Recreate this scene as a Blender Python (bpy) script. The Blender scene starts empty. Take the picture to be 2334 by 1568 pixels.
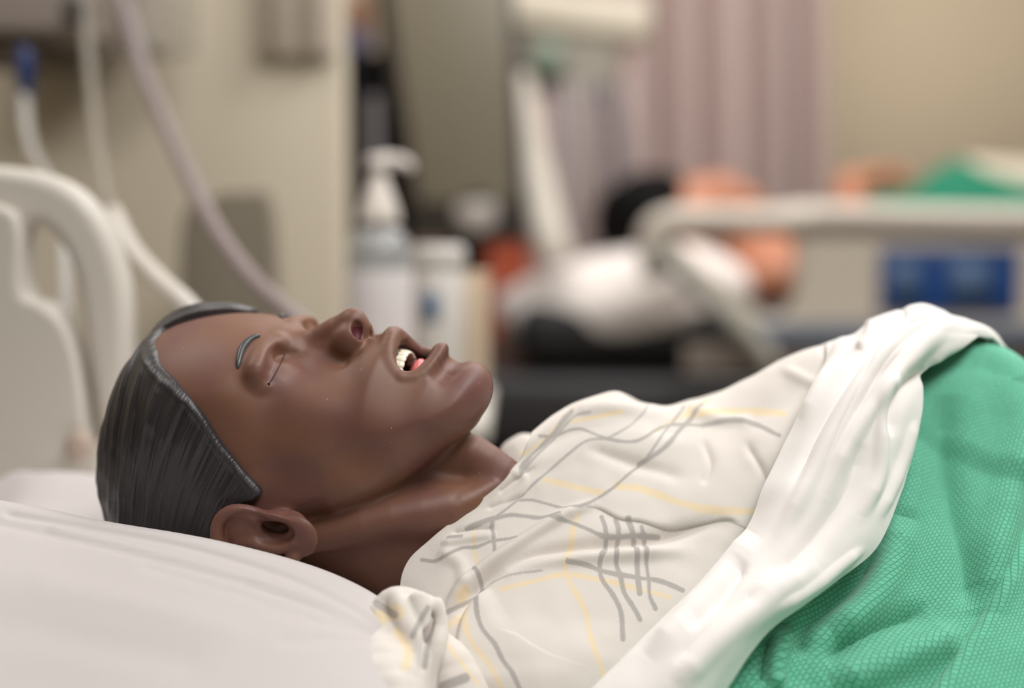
import bpy, math, random
import numpy as np
from mathutils import Vector
random.seed(4); np.random.seed(4)
SC = bpy.context.scene
COL = SC.collection
# ------------------------------------------------------------------ camera
CAM_Z, PITCH, FOC, SENS, IW, IH = 1.10, math.radians(5.3), 50.0, 36.0, 2334.0, 1568.0
FPX = FOC / SENS * IW
cam_d = bpy.data.cameras.new('camera'); cam = bpy.data.objects.new('camera', cam_d); COL.objects.link(cam)
cam.location = (0, 0, CAM_Z); cam.rotation_euler = (math.pi / 2 - PITCH, 0, 0)
cam_d.lens = FOC; cam_d.sensor_width = SENS; cam_d.clip_start = 0.02; cam_d.clip_end = 50
cam_d.dof.use_dof = True; cam_d.dof.focus_distance = 0.868; cam_d.dof.aperture_fstop = 1.75
SC.camera = cam
# ------------------------------------------------------------------ world, lights, exposure
w = bpy.data.worlds.new('world'); SC.world = w; w.use_nodes = True
w.node_tree.nodes['Background'].inputs[0].default_value = (0.93, 0.95, 1.0, 1)
w.node_tree.nodes['Background'].inputs[1].default_value = 0.42
SC.view_settings.view_transform = 'Standard'; SC.view_settings.look = 'None'
SC.view_settings.exposure = 0.2; SC.view_settings.gamma = 1.0
SC.view_settings.use_curve_mapping = False
def area(name, loc, tgt, sx, sy, power, col=(1, .985, .965)):
    d = bpy.data.lights.new(name, 'AREA'); d.shape = 'RECTANGLE'; d.size = sx; d.size_y = sy
    d.energy = power; d.color = col
    o = bpy.data.objects.new(name, d); COL.objects.link(o); o.location = loc
    o.rotation_euler = (Vector(tgt) - Vector(loc)).to_track_quat('-Z', 'Y').to_euler()
    return o
area('ceiling_light', (0.75, .45, 2.74), (0.3, 0.9, 0.9), 1.2, .9, 40)
area('ceiling_light', (.35, -.75, 2.74), (0.1, 0.9, 0.9), 1.2, .6, 11)
area('ceiling_light', (-1.3, 1.3, 2.74), (-1.3, 1.6, 0), 1.2, .6, 13)
area('ceiling_light', (0.4, 3.1, 2.74), (0.4, 3.3, 0), 2.4, 1.2, 44)
area('ceiling_light', (2.0, 3.2, 2.74), (2.0, 3.2, 0), 1.2, 1.2, 12)
area('ceiling_light', (1.1, 1.6, 2.74), (1.3, 2.6, .9), 1.2, .6, 30)
# ------------------------------------------------------------------ helpers
ca, sa = math.cos(PITCH), math.sin(PITCH)
def ray(px, py):
    u = (np.asarray(px, float) - IW / 2) / FPX; v = (IH / 2 - np.asarray(py, float)) / FPX
    return np.stack([u, ca + v * sa, -sa + v * ca], -1)
def at(px, py, Y):
    d = ray(px, py); return d * (np.asarray(Y, float) / d[..., 1])[..., None] + np.array([0, 0, CAM_Z])
def project(P):
    P = np.asarray(P, float) - np.array([0, 0, CAM_Z])
    zc = P[..., 1] * ca - P[..., 2] * sa; yc = P[..., 1] * sa + P[..., 2] * ca
    return IW / 2 + FPX * P[..., 0] / zc, IH / 2 - FPX * yc / zc
def lin(c):
    return tuple((x / 12.92 if x <= .04045 else ((x + .055) / 1.055) ** 2.4) for x in [v / 255 for v in c]) + (1,)
def mat(name, rgb, rough=.5, spec=.5, sheen=0, trans=0, metal=0, emit=None, noise=None, bump=None, coat=0, alpha=None, sss=0):
    """noise=(rgb2, scale, low, high); bump=(scale, strength, distance)"""
    m = bpy.data.materials.new(name); m.use_nodes = True; nt = m.node_tree
    b = nt.nodes['Principled BSDF']; c = lin(rgb)
    b.inputs['Base Color'].default_value = c; b.inputs['Roughness'].default_value = rough
    b.inputs['Specular IOR Level'].default_value = spec; b.inputs['Metallic'].default_value = metal
    b.inputs['Sheen Weight'].default_value = sheen; b.inputs['Transmission Weight'].default_value = trans
    b.inputs['Coat Weight'].default_value = coat
    if sss:
        b.inputs['Subsurface Weight'].default_value = sss; b.inputs['Subsurface Radius'].default_value = (.006, .003, .002)
        b.inputs['Subsurface Scale'].default_value = 1
    if alpha is not None: b.inputs['Alpha'].default_value = alpha
    if emit: b.inputs['Emission Color'].default_value = c; b.inputs['Emission Strength'].default_value = emit
    tc = nt.nodes.new('ShaderNodeTexCoord')
    if noise:
        n = nt.nodes.new('ShaderNodeTexNoise'); n.inputs['Scale'].default_value = noise[1]; n.inputs['Detail'].default_value = 5
        r = nt.nodes.new('ShaderNodeMapRange'); r.inputs[1].default_value = noise[2]; r.inputs[2].default_value = noise[3]
        mx = nt.nodes.new('ShaderNodeMix'); mx.data_type = 'RGBA'
        mx.inputs[6].default_value = c; mx.inputs[7].default_value = lin(noise[0])
        nt.links.new(tc.outputs['Object'], n.inputs['Vector']); nt.links.new(n.outputs['Fac'], r.inputs[0])
        nt.links.new(r.outputs[0], mx.inputs[0]); nt.links.new(mx.outputs[2], b.inputs['Base Color'])
    if bump:
        n = nt.nodes.new('ShaderNodeTexNoise'); n.inputs['Scale'].default_value = bump[0]; n.inputs['Detail'].default_value = 4
        bp = nt.nodes.new('ShaderNodeBump'); bp.inputs['Strength'].default_value = bump[1]; bp.inputs['Distance'].default_value = bump[2]
        nt.links.new(tc.outputs['Object'], n.inputs['Vector']); nt.links.new(n.outputs['Fac'], bp.inputs['Height'])
        nt.links.new(bp.outputs[0], b.inputs['Normal'])
    return m
def mesh_obj(name, V, F, m=None, parent=None, smooth=True, mats=None, midx=None):
    me = bpy.data.meshes.new(name)
    V = np.asarray(V, np.float32); me.vertices.add(len(V)); me.vertices.foreach_set('co', V.ravel())
    if isinstance(F, np.ndarray):
        n, k = F.shape; me.loops.add(n * k); me.loops.foreach_set('vertex_index', F.ravel().astype(np.int32))
        me.polygons.add(n); me.polygons.foreach_set('loop_start', np.arange(n, dtype=np.int32) * k)
        me.polygons.foreach_set('loop_total', np.full(n, k, np.int32))
    else:
        ls = [len(f) for f in F]; fl = [i for f in F for i in f]
        me.loops.add(len(fl)); me.loops.foreach_set('vertex_index', fl); me.polygons.add(len(ls))
        me.polygons.foreach_set('loop_start', np.cumsum([0] + ls[:-1]).astype(np.int32)); me.polygons.foreach_set('loop_total', ls)
    me.update(calc_edges=True); me.validate()
    if smooth: me.polygons.foreach_set('use_smooth', np.ones(len(me.polygons), bool))
    for x in (mats or ([m] if m else [])): me.materials.append(x)
    if midx is not None: me.polygons.foreach_set('material_index', midx.astype(np.int32))
    o = bpy.data.objects.new(name, me); COL.objects.link(o)
    if parent: put(o, parent)
    return o
def put(o, parent):
    o.parent = parent; o.matrix_parent_inverse = parent_inv(parent)
def parent_inv(p):
    from mathutils import Matrix
    M = Matrix.Identity(4); q = p
    while q: M = q.matrix_parent_inverse @ Matrix.Translation(q.location) @ q.rotation_euler.to_matrix().to_4x4() @ M; q = q.parent
    return M.inverted()
def tag(o, label=None, cat=None, group=None, kind=None):
    if label: o['label'] = label
    if cat: o['category'] = cat
    if group: o['group'] = group
    if kind: o['kind'] = kind
    return o
def thing(name, loc, label, cat, group=None):
    o = bpy.data.objects.new(name, None); o.empty_display_size = .05; COL.objects.link(o); o.location = tuple(float(x) for x in loc)
    return tag(o, label, cat, group)
def catmull(P, n, closed=False):
    """resample a polyline (k,d) through Catmull-Rom to n points"""
    P = np.asarray(P, float); k = len(P)
    if closed: Q = np.vstack([P[-1:], P, P[:2]]); segs = k
    else: Q = np.vstack([2 * P[0] - P[1], P, 2 * P[-1] - P[-2]]); segs = k - 1
    t = np.linspace(0, segs, n, endpoint=not closed); i = np.minimum(t.astype(int), segs - 1); f = (t - i)[:, None]
    a, b, c, d = Q[i], Q[i + 1], Q[i + 2], Q[i + 3]
    return .5 * (2 * b + (c - a) * f + (2 * a - 5 * b + 4 * c - d) * f ** 2 + (3 * b - a - 3 * c + d) * f ** 3)
def net(ctrl, nu, nv):
    """ctrl (rows, cols, 3) -> (nu, nv, 3) smooth interpolating surface"""
    C = np.asarray(ctrl, float)
    A = np.stack([catmull(C[r], nv) for r in range(C.shape[0])], 0)
    return catmull(A.reshape(C.shape[0], -1), nu).reshape(nu, nv, C.shape[2])
def gridfaces(nu, nv, flip=False):
    i, j = np.meshgrid(np.arange(nu - 1), np.arange(nv - 1), indexing='ij'); a = (i * nv + j).ravel()
    F = np.stack([a, a + 1, a + nv + 1, a + nv], 1)
    return F[:, ::-1] if flip else F
def tube(P, r, n=12, seg=None, cap=True):
    """swept tube; P (k,3), r scalar or per-point"""
    P = np.asarray(P, float); r = np.broadcast_to(np.asarray(r, float), (len(P),))
    if seg: Q = catmull(np.column_stack([P, r]), seg); P, r = Q[:, :3], np.maximum(Q[:, 3], 1e-5)
    T = np.gradient(P, axis=0); T /= np.linalg.norm(T, axis=1)[:, None] + 1e-12
    N = np.zeros_like(P); ref = np.array([0, 0, 1.]) if abs(T[0][2]) < .9 else np.array([1., 0, 0])
    v = np.cross(T[0], ref); v /= np.linalg.norm(v)
    for i in range(len(P)):
        v = v - T[i] * v.dot(T[i]); v /= np.linalg.norm(v); N[i] = v
    B = np.cross(T, N); a = np.linspace(0, 2 * np.pi, n, endpoint=False)
    V = P[:, None] + r[:, None, None] * (np.cos(a)[None, :, None] * N[:, None] + np.sin(a)[None, :, None] * B[:, None])
    k = len(P); F = []
    for i in range(k - 1):
        for j in range(n):
            F.append((i * n + j, i * n + (j + 1) % n, (i + 1) * n + (j + 1) % n, (i + 1) * n + j))
    V = V.reshape(-1, 3)
    if cap: F.append(tuple(range(n))[::-1]); F.append(tuple(range((k - 1) * n, k * n)))
    return V, F
def lathe(prof, n=32, c=(0, 0, 0)):
    """prof [(r,z)] about z"""
    a = np.linspace(0, 2 * np.pi, n, endpoint=False); V = []; F = []
    for r, z in prof: V += [(c[0] + r * math.cos(t), c[1] + r * math.sin(t), c[2] + z) for t in a]
    for i in range(len(prof) - 1):
        for j in range(n): F.append((i * n + j, i * n + (j + 1) % n, (i + 1) * n + (j + 1) % n, (i + 1) * n + j))
    F.append(tuple(range(n))[::-1]); F.append(tuple(range((len(prof) - 1) * n, len(prof) * n)))
    return np.array(V), F
def box(x0, x1, y0, y1, z0, z1):
    V = [(x, y, z) for x in (x0, x1) for y in (y0, y1) for z in (z0, z1)]
    F = [(0, 1, 3, 2), (4, 6, 7, 5), (0, 4, 5, 1), (2, 3, 7, 6), (0, 2, 6, 4), (1, 5, 7, 3)]
    return np.array(V, float), F
def bevel(o, w_, seg=3):
    m = o.modifiers.new('bevel', 'BEVEL'); m.width = w_; m.segments = seg; m.limit_method = 'ANGLE'; m.angle_limit = .6
    return o
def join(parts):
    V = []; F = []; n = 0
    for v, f in parts:
        V.append(np.asarray(v)); F += [tuple(int(i) + n for i in q) for q in f]; n += len(v)
    return np.vstack(V), F
def extrude_poly(P2, y0, y1):
    """outline (x,z) extruded along y (ngon caps)"""
    n = len(P2); V = [(x, y0, z) for x, z in P2] + [(x, y1, z) for x, z in P2]
    F = [tuple(range(n)), tuple(range(n, 2 * n))[::-1]] + [(i, i + n, (i + 1) % n + n, (i + 1) % n) for i in range(n)]
    return np.array(V, float), F
_tab = np.random.RandomState(11).rand(4096)
def vnoise(*c):
    """smooth value noise in 1-3 dimensions, about -1..1"""
    c = [np.asarray(x, float) for x in c]; i = [np.floor(x).astype(np.int64) for x in c]
    f = [x - y for x, y in zip(c, i)]; f = [x * x * (3 - 2 * x) for x in f]; out = 0
    pr = [73, 1291, 4177]
    for m in range(1 << len(c)):
        h = 0; wgt = 1
        for k in range(len(c)):
            b = (m >> k) & 1; h = h + (i[k] + b) * pr[k]; wgt = wgt * (f[k] if b else 1 - f[k])
        out = out + wgt * _tab[(h * 2654435 % 65521) % 4096]
    return out * 2 - 1
# ------------------------------------------------------------------ the manikin's head: an implicit surface in head space (mm)
ROLL, YAW = math.radians(12), math.radians(12)
HP = np.array([math.cos(YAW), -math.sin(YAW) * math.cos(ROLL), -math.sin(YAW) * math.sin(ROLL)])
HQ = np.array([0, -math.sin(ROLL), math.cos(ROLL)])
HL = np.array([-math.sin(YAW), -math.cos(YAW) * math.cos(ROLL), -math.cos(YAW) * math.sin(ROLL)])
HO = at(700, 950, .925)
HM = np.stack([HP, HQ, HL], 1)                       # head space (p, q, l) in mm -> world metres
def h2w(X): return np.asarray(X) @ HM.T / 1000 + HO
def hd(px, py, l=0.):
    """head-space point at lateral distance l (mm) seen at a place of the photograph"""
    d = ray(px, py); c = np.array([0, 0, CAM_Z]); o = HO + HL * l / 1000
    t = (o - c) @ HL / (d @ HL); w_ = c + d * t - HO
    return np.array([w_ @ HP, w_ @ HQ, w_ @ HL]) * 1000
def hs(L): return np.array([hd(*a) for a in L])
def set_grid(lo, hi, vx):
    global LO, HI, VX, NX, NY, NZ, gx, gy, gz
    LO = np.array(lo, float); HI = np.array(hi, float); VX = vx
    NX, NY, NZ = [int(math.ceil((b - a) / VX)) for a, b in zip(LO, HI)]
    gx, gy, gz = [(LO[d] + np.arange(n) * VX).astype(np.float32) for d, n in enumerate((NX, NY, NZ))]
set_grid((-150, -112, -98), (215, 92, 98), globals().get('VOX', 0.72))
def smin(a, b, k):
    h = np.maximum(k - np.abs(a - b), 0) / k; return np.minimum(a, b) - h * h * k * .25
def smax(a, b, k): return -smin(-a, -b, k)
class Field:
    def __init__(s, arr): s.a = arr
    def win(s, lo, hi):
        sl = []; g = []
        for d, ax in enumerate((gx, gy, gz)):
            i0 = int(np.clip((lo[d] - LO[d]) / VX - 1, 0, len(ax))); i1 = int(np.clip((hi[d] - LO[d]) / VX + 2, 0, len(ax)))
            sl.append(slice(i0, i1)); g.append(ax[i0:i1])
        return tuple(sl), np.meshgrid(*g, indexing='ij', sparse=True)
    def op(s, fn, lo, hi, k, mode):
        sl, (x, y, z) = s.win(np.array(lo) - k - 3, np.array(hi) + k + 3)
        v = s.a[sl]
        if v.size == 0: return
        d = fn(x, y, z)
        s.a[sl] = smin(v, d, k) if mode == 'add' else smax(v, -d, k)
    def ell(s, c, r, k=5., mode='add', ang=0., tilt=0., sym=True):
        """ellipsoid; ang turns it in the p-q plane, tilt in the q-l plane (degrees); mirrored when sym and off the midline"""
        for sg in ((1, -1) if sym and abs(c[2]) > .01 else (1,)):
            cc = np.array([c[0], c[1], c[2] * sg]); A = math.radians(ang); B = math.radians(tilt) * sg; m = max(r)
            def fn(x, y, z, cc=cc, A=A, B=B):
                X = x - cc[0]; Y = y - cc[1]; Z = z - cc[2]
                X, Y = X * math.cos(A) + Y * math.sin(A), -X * math.sin(A) + Y * math.cos(A)
                Y, Z = Y * math.cos(B) + Z * math.sin(B), -Y * math.sin(B) + Z * math.cos(B)
                k1 = np.sqrt((X / r[0]) ** 2 + (Y / r[1]) ** 2 + (Z / r[2]) ** 2)
                k2 = np.sqrt((X / r[0] ** 2) ** 2 + (Y / r[1] ** 2) ** 2 + (Z / r[2] ** 2) ** 2) + 1e-6
                return k1 * (k1 - 1) / k2
            s.op(fn, cc - m, cc + m, k, mode)
    def chain(s, P, R, k=4., mode='add', sym=True, n=None):
        """round-cone chain through points"""
        P = np.asarray(P, float); R = np.broadcast_to(np.asarray(R, float), (len(P),))
        if n: Q = catmull(np.column_stack([P, R]), n); P, R = Q[:, :3], Q[:, 3]
        for sg in ((1, -1) if sym and np.abs(P[:, 2]).max() > .01 else (1,)):
            S = P * np.array([1, 1, sg]); m = R.max()
            def fn(x, y, z, S=S):
                out = None
                for i in range(len(S) - 1):
                    ba = S[i + 1] - S[i]; L2 = ba @ ba + 1e-9
                    t = np.clip(((x - S[i][0]) * ba[0] + (y - S[i][1]) * ba[1] + (z - S[i][2]) * ba[2]) / L2, 0, 1)
                    d = np.sqrt((x - S[i][0] - t * ba[0]) ** 2 + (y - S[i][1] - t * ba[1]) ** 2 + (z - S[i][2] - t * ba[2]) ** 2) - (R[i] + t * (R[i + 1] - R[i]))
                    out = d if out is None else np.minimum(out, d)
                return out
            s.op(fn, S.min(0) - m, S.max(0) + m, k, mode)
def on_skin(px, py, off, l=None):
    """point of the sculpted surface seen at a place of the photograph, moved outward by off mm"""
    p = hit(px, py, S.a); i = np.clip(((p - LO) / VX).astype(int), 3, np.array(S.a.shape) - 4); g = np.zeros(3)
    for d in range(3):
        u = np.zeros(3, int); u[d] = 3; g[d] = S.a[tuple(i + u)] - S.a[tuple(i - u)]
    return p + g / (np.linalg.norm(g) + 1e-9) * off
def ridge(P, r, proud, k=6., n=None):
    r = np.broadcast_to(np.asarray(r, float), (len(P),)); S.chain(np.array([on_skin(a, b, proud - q) for (a, b), q in zip(P, r)]), r, k, n=n or 3 * len(P))
def groove(P, r, depth, k=3., n=None):
    r = np.broadcast_to(np.asarray(r, float), (len(P),)); S.chain(np.array([on_skin(a, b, q - depth) for (a, b), q in zip(P, r)]), r, k, 'sub', n=n or 3 * len(P))
def poly_sd(P, X, Y):
    """signed distance to polygon P, positive inside"""
    d = np.full(X.shape, 1e9); ins = np.zeros(X.shape, bool); n = len(P)
    for i in range(n):
        a = P[i]; b = P[(i + 1) % n]; e = b - a
        t = np.clip(((X - a[0]) * e[0] + (Y - a[1]) * e[1]) / (e @ e + 1e-9), 0, 1)
        d = np.minimum(d, (X - a[0] - t * e[0]) ** 2 + (Y - a[1] - t * e[1]) ** 2)
        c = (a[1] > Y) != (b[1] > Y)
        with np.errstate(divide='ignore', invalid='ignore'):
            ins ^= c & (X < e[0] * (Y - a[1]) / (e[1] if e[1] else 1e-9) + a[0])
    d = np.sqrt(d); return np.where(ins, d, -d)
def blur2(A, s):
    k = np.exp(-.5 * (np.arange(-int(3 * s), int(3 * s) + 1) / s) ** 2); k /= k.sum(); m = len(k) // 2
    A = np.apply_along_axis(lambda v: np.convolve(np.pad(v, m, mode='edge'), k, 'valid'), 0, A)
    return np.apply_along_axis(lambda v: np.convolve(np.pad(v, m, mode='edge'), k, 'valid'), 1, A)
def scatter(P, val, X, Y, s):
    """gaussian-weighted interpolation of scattered values"""
    num = 0; den = 1e-12
    for p, v in zip(P, val):
        g = np.exp(-((X - p[0]) ** 2 + (Y - p[1]) ** 2) / (2 * s * s)) + 1e-9; num = num + g * v; den = den + g
    return num / den
# sagittal outline without nose and lips (photo px, lateral distance at which that edge is seen)
OUT = [(352, 778, 0), (372, 757, 0), (400, 742, -5), (450, 727, -8), (510, 719, -8), (560, 719, -8), (610, 728, -6), (650, 742, -4), (690, 764, 0), (720, 782, 0), (760, 790, 0),
       (810, 786, 0), (850, 768, 0), (890, 764, 0), (930, 785, 0), (970, 805, 0), (1010, 812, 0), (1038, 828, 0), (1062, 832, 0), (1090, 841, 0), (1108, 863, 0), (1115, 892, 0),
       (1110, 925, 0), (1094, 955, 5), (1070, 990, 14), (1010, 1040, 30), (930, 1113, 42), (850, 1169, 52), (775, 1201, 58), (720, 1208, 62),
       (660, 1250, 60), (580, 1300, 50), (480, 1320, 30), (400, 1280, 10), (322, 1215, 0), (278, 1130, 0), (261, 1050, 0), (264, 980, 0), (282, 905, 0), (312, 835, 0)]
O2 = catmull(hs(OUT)[:, :2], 240, closed=True)
G2X, G2Y = np.meshgrid(gx.astype(float), gy.astype(float), indexing='ij')
D2 = blur2(poly_sd(O2, G2X, G2Y), 2.2)
WC = [(450, 1000, 76), (330, 1000, 74), (620, 1150, 78), (520, 850, 76), (420, 830, 76), (560, 960, 70), (640, 920, 66), (700, 960, 66), (690, 850, 60), (770, 880, 57), (850, 960, 56), (900, 1010, 54),
      (790, 1110, 63), (830, 820, 48), (920, 870, 45), (960, 940, 45), (1000, 980, 42), (1060, 900, 33), (1100, 880, 28), (1040, 980, 34), (400, 1200, 72), (710, 1150, 70)]
RC = [(450, 760, 60), (600, 750, 56), (350, 850, 70), (260, 1050, 80), (400, 1280, 70), (600, 1280, 45), (730, 1180, 22), (850, 1110, 22), (960, 1060, 20), (1050, 1000, 20),
      (650, 780, 60), (700, 790, 58), (780, 820, 58), (860, 800, 54), (960, 820, 48), (1060, 850, 32), (1105, 890, 28), (600, 1000, 62), (800, 950, 56), (950, 930, 42)]
WM = scatter(hs([(a, b, 40) for a, b, c in WC])[:, :2], [c for a, b, c in WC], G2X, G2Y, 14)
RM = scatter(hs([(a, b, 20) for a, b, c in RC])[:, :2], [c for a, b, c in RC], G2X, G2Y, 16)
WM = blur2(WM, 5); RM = blur2(RM, 5)
def pillow(shift=0.):
    a = (RM + shift)[:, :, None]; b = (WM + shift)[:, :, None]
    x = np.maximum(RM - D2, 0)[:, :, None]; z = gz[None, None, :]
    k1 = np.sqrt((x / a) ** 2 + (z / b) ** 2); k2 = np.sqrt((x / a ** 2) ** 2 + (z / b ** 2) ** 2) + 1e-5
    return (k1 * (k1 - 1) / k2).astype(np.float32)
base = pillow()
S = Field(base.copy())
def hit(px, py, A=None):
    """where the ray through a place of the photograph first meets the head (head space)"""
    A = base if A is None else A; d = ray(px, py); c = np.array([0, 0, CAM_Z])
    P = ((c + d[None, :] * np.linspace(.70, 1.10, 900)[:, None] / np.linalg.norm(d)) - HO) @ HM * 1000
    g = (P - LO) / VX; i = np.floor(g).astype(int); ok = ((i >= 0) & (i < np.array(A.shape) - 1)).all(1); g = g[ok]; i = i[ok]; P = P[ok]; f = g - i; v = 0
    for a in (0, 1):
        for b in (0, 1):
            for e in (0, 1):
                v = v + A[i[:, 0] + a, i[:, 1] + b, i[:, 2] + e] * np.abs(1 - a - f[:, 0]) * np.abs(1 - b - f[:, 1]) * np.abs(1 - e - f[:, 2])
    k = np.where(v < 0)[0]
    return P[k[0]] if len(k) else P[np.argmin(v)]
# --- forehead / brow / orbit / cheek
S.ell(hit(592, 812) + np.array([2, -6, 0]), (7, 8, 17), 10, 'add', ang=-10)                      # brow ridge
S.ell(hd(655, 765, 0) + np.array([0, -5, 0]), (12, 8, 12), 9, 'add')                               # glabella
EC = hd(633, 844, 32)
S.ell(EC + np.array([5, 5.0, -2]), (10, 4.5, 12), 10, 'sub', tilt=16)                    # orbit hollow
EC = EC + np.array([-.5, -8.2, 0])
S.ell(EC, (14.2, 13.2, 15.5), 6, 'add')                                     # closed eye
ridge([(634, 771), (607, 785), (592, 812), (589, 842), (598, 878)], [4.5, 4.5, 5, 5, 5], 1.4, 6)        # fold above the lid
groove([(634, 797), (618, 808), (611, 832), (610, 862)], [2.4, 2.4, 2.6, 2.2], .45, 5)                 # furrow between fold and lid
S.ell(hit(715, 905) + np.array([0, -12, -6]), (26, 14, 14), 16, 'add', ang=-10)                   # cheekbone
S.ell(hd(540, 960, 79), (26, 22, 6), 12, 'sub')                             # temple
# --- nose
S.chain(hs([(690, 772, 0), (725, 757, 0), (765, 737, 0), (800, 731, 0)]) + np.array([0, -3, 0]), [6, 6.2, 7.2, 8.5], 7, n=7)
S.chain(hs([(710, 795, 0), (750, 782, 0), (785, 772, 0)]) + np.array([0, -5, 0]), [9, 11, 13], 8)   # nose body
S.ell(hd(806, 735, 0), (8.6, 9, 9), 5)                                    # tip
S.ell(hd(792, 778, 12), (9.5, 10, 6.5), 5, ang=-20)                         # wings
S.ell(hd(830, 768, 0), (8, 10, 4.6), 5)                                        # columella
S.ell(hd(762, 818, 21), (7.5, 3.4, 4.2), 7, 'sub', ang=-20)                     # crease beside the wing
S_pre = S.a.copy()
S.ell(hd(815, 752, 10.5), (4.0, 6.9, 5.4), 1.0, 'sub', ang=6, tilt=-14)      # nostril
# --- mouth
S_pre2 = S.a.copy()
S.ell(hd(940, 812, 0) + np.array([0, -8, 0]), (14, 22, 23.5), 3, 'sub', ang=-6)
S.ell(hd(925, 835, 15) + np.array([0, 2, 0]), (11, 13, 9), 3, 'sub')
S.chain(hs([(908, 856, 25), (891, 832, 21), (885, 800, 14), (889, 775, 6), (890, 767, 0)]), [2.6, 3.9, 5.0, 5.3, 5.2], 4, n=10)   # upper lip
S.chain(hs([(918, 862, 26), (950, 858, 22), (981, 837, 14), (1001, 813, 5), (1006, 805, 0)]), [2.8, 3.8, 5.0, 5.6, 5.6], 4, n=10)  # lower lip
S.ell(hd(866, 765, 0), (8, 4, 2.6), 4, 'sub')                               # philtrum
S.chain(hs([(1046, 830, 0), (1024, 854, 12), (1000, 885, 22)]) + np.array([[0, 4.6, 0], [0, 4.8, 0], [0, 7.5, 0]]), [5.6, 4.4, 1.2], 8, 'sub')      # fold under the lip
S.ell(hd(1067, 882, 0), (12.5, 13, 17), 9)                                  # chin
# --- ear
EAR = lambda *a: hs(a)
S.ell(hd(598, 1228, 79), (31, 21, 4.6), 4, 'add', ang=4, tilt=14)
S.chain(EAR((610, 1178, 77), (570, 1165, 82), (530, 1164, 85), (500, 1186, 87), (495, 1225, 88), (515, 1265, 88), (560, 1292, 87), (620, 1300, 86), (670, 1270, 84)), [3, 3.6, 4, 4.2, 4.2, 4, 3.6, 3.4, 4], 2.5, n=26)
S.ell(hd(681, 1222, 81), (12, 13.5, 5), 4, 'add', ang=25)                     # lobe
S.ell(hd(552, 1218, 81), (13, 12, 5.5), 3)                                 # convex inner ear
S.chain(EAR((606, 1187, 84.5), (572, 1176, 87), (538, 1180, 89.5), (516, 1203, 91), (515, 1235, 91), (535, 1264, 90)), [1.6, 2.2, 2.6, 2.8, 2.6, 2.0], 2, 'sub', n=18)
S.ell(hd(566, 1206, 91), (4.5, 4.5, 4), 3, 'sub')
S.chain(EAR((548, 1240, 83), (575, 1236, 85), (600, 1246, 85), (635, 1250, 85), (668, 1236, 83)), [3.2, 3.4, 3.4, 3.6, 4], 3, n=10)   # antihelix
S.ell(hd(622, 1212, 86), (13, 7.5, 9), 3, 'sub', ang=-6)                    # concha
S.chain(EAR((575, 1182, 82), (598, 1205, 81), (612, 1220, 79)), [2.4, 2.4, 1.8], 2.5)                     # crus
S.ell(hd(660, 1190, 75), (11, 8, 5), 5)
S.ell(hd(628, 1180, 78), (7, 4.5, 5), 4)
S.ell(hd(630, 1199, 78), (8.5, 5.2, 15), 2, 'sub')                            # ear canal
# --- neck
NK = Field(np.full_like(S.a, 60.))
NK.chain(hs([(700, 1130, 0), (850, 1165, 0), (1000, 1225, 0), (1110, 1290, 0), (1180, 1360, 0)]), [55, 51, 52, 52, 44], 10, n=8)
NK.chain(hs([(700, 1230, 60), (850, 1190, 50), (1000, 1160, 34), (1120, 1130, 14)]), [9, 11, 11, 9], 14, n=8)    # neck muscle
NK.chain(hs([(960, 1040, 0), (1060, 1032, 0), (1120, 1062, 0), (1175, 1096, 0)]), [12, 13, 12, 10], 14, n=6)      # throat
S.a = smin(S.a, NK.a, 7.)
ridge([(1010, 1222), (1045, 1165), (1085, 1128), (1125, 1102)], [7, 8, 8, 6], 1.1, 1.2)
def surface_nets(A):
    ins = A < 0; nx, ny, nz = A.shape
    acc = np.zeros((nx - 1, ny - 1, nz - 1), np.int8)
    for i in (0, 1):
        for j in (0, 1):
            for k in (0, 1): acc += ins[i:nx - 1 + i, j:ny - 1 + j, k:nz - 1 + k]
    cell = (acc > 0) & (acc < 8); idx = np.full(cell.shape, -1, np.int64); c = np.argwhere(cell); idx[cell] = np.arange(len(c))
    pos = np.zeros((len(c), 3)); cnt = np.zeros(len(c))
    cor = [(i, j, k) for i in (0, 1) for j in (0, 1) for k in (0, 1)]
    for a in cor:
        for d in range(3):
            if a[d]: continue
            b = list(a); b[d] = 1
            va = A[c[:, 0] + a[0], c[:, 1] + a[1], c[:, 2] + a[2]]; vb = A[c[:, 0] + b[0], c[:, 1] + b[1], c[:, 2] + b[2]]
            m = (va < 0) != (vb < 0); t = np.where(m, va / np.where(m, va - vb, 1), 0)
            p = np.tile(np.array(a, float), (len(c), 1)); p[:, d] += t; pos[m] += p[m]; cnt[m] += 1
    V = (c + pos / cnt[:, None]) * VX + LO
    F = []
    for d in range(3):
        o1, o2 = [(1, 2), (2, 0), (0, 1)][d]
        sa_ = [slice(None)] * 3; sb = [slice(None)] * 3; sa_[d] = slice(0, -1); sb[d] = slice(1, None)
        x = ins[tuple(sa_)] != ins[tuple(sb)]
        e = np.argwhere(x); e = e[(e[:, o1] > 0) & (e[:, o2] > 0) & (e[:, o1] < A.shape[o1] - 1) & (e[:, o2] < A.shape[o2] - 1)]
        u1 = np.zeros(3, int); u1[o1] = 1; u2 = np.zeros(3, int); u2[o2] = 1
        g = lambda q: idx[q[:, 0], q[:, 1], q[:, 2]]
        f = np.stack([g(e - u1 - u2), g(e - u2), g(e), g(e - u1)], 1)
        fl = ins[e[:, 0], e[:, 1], e[:, 2]]
        f[~fl] = f[~fl][:, ::-1]; F.append(f)
    return V, np.vstack(F)
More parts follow.
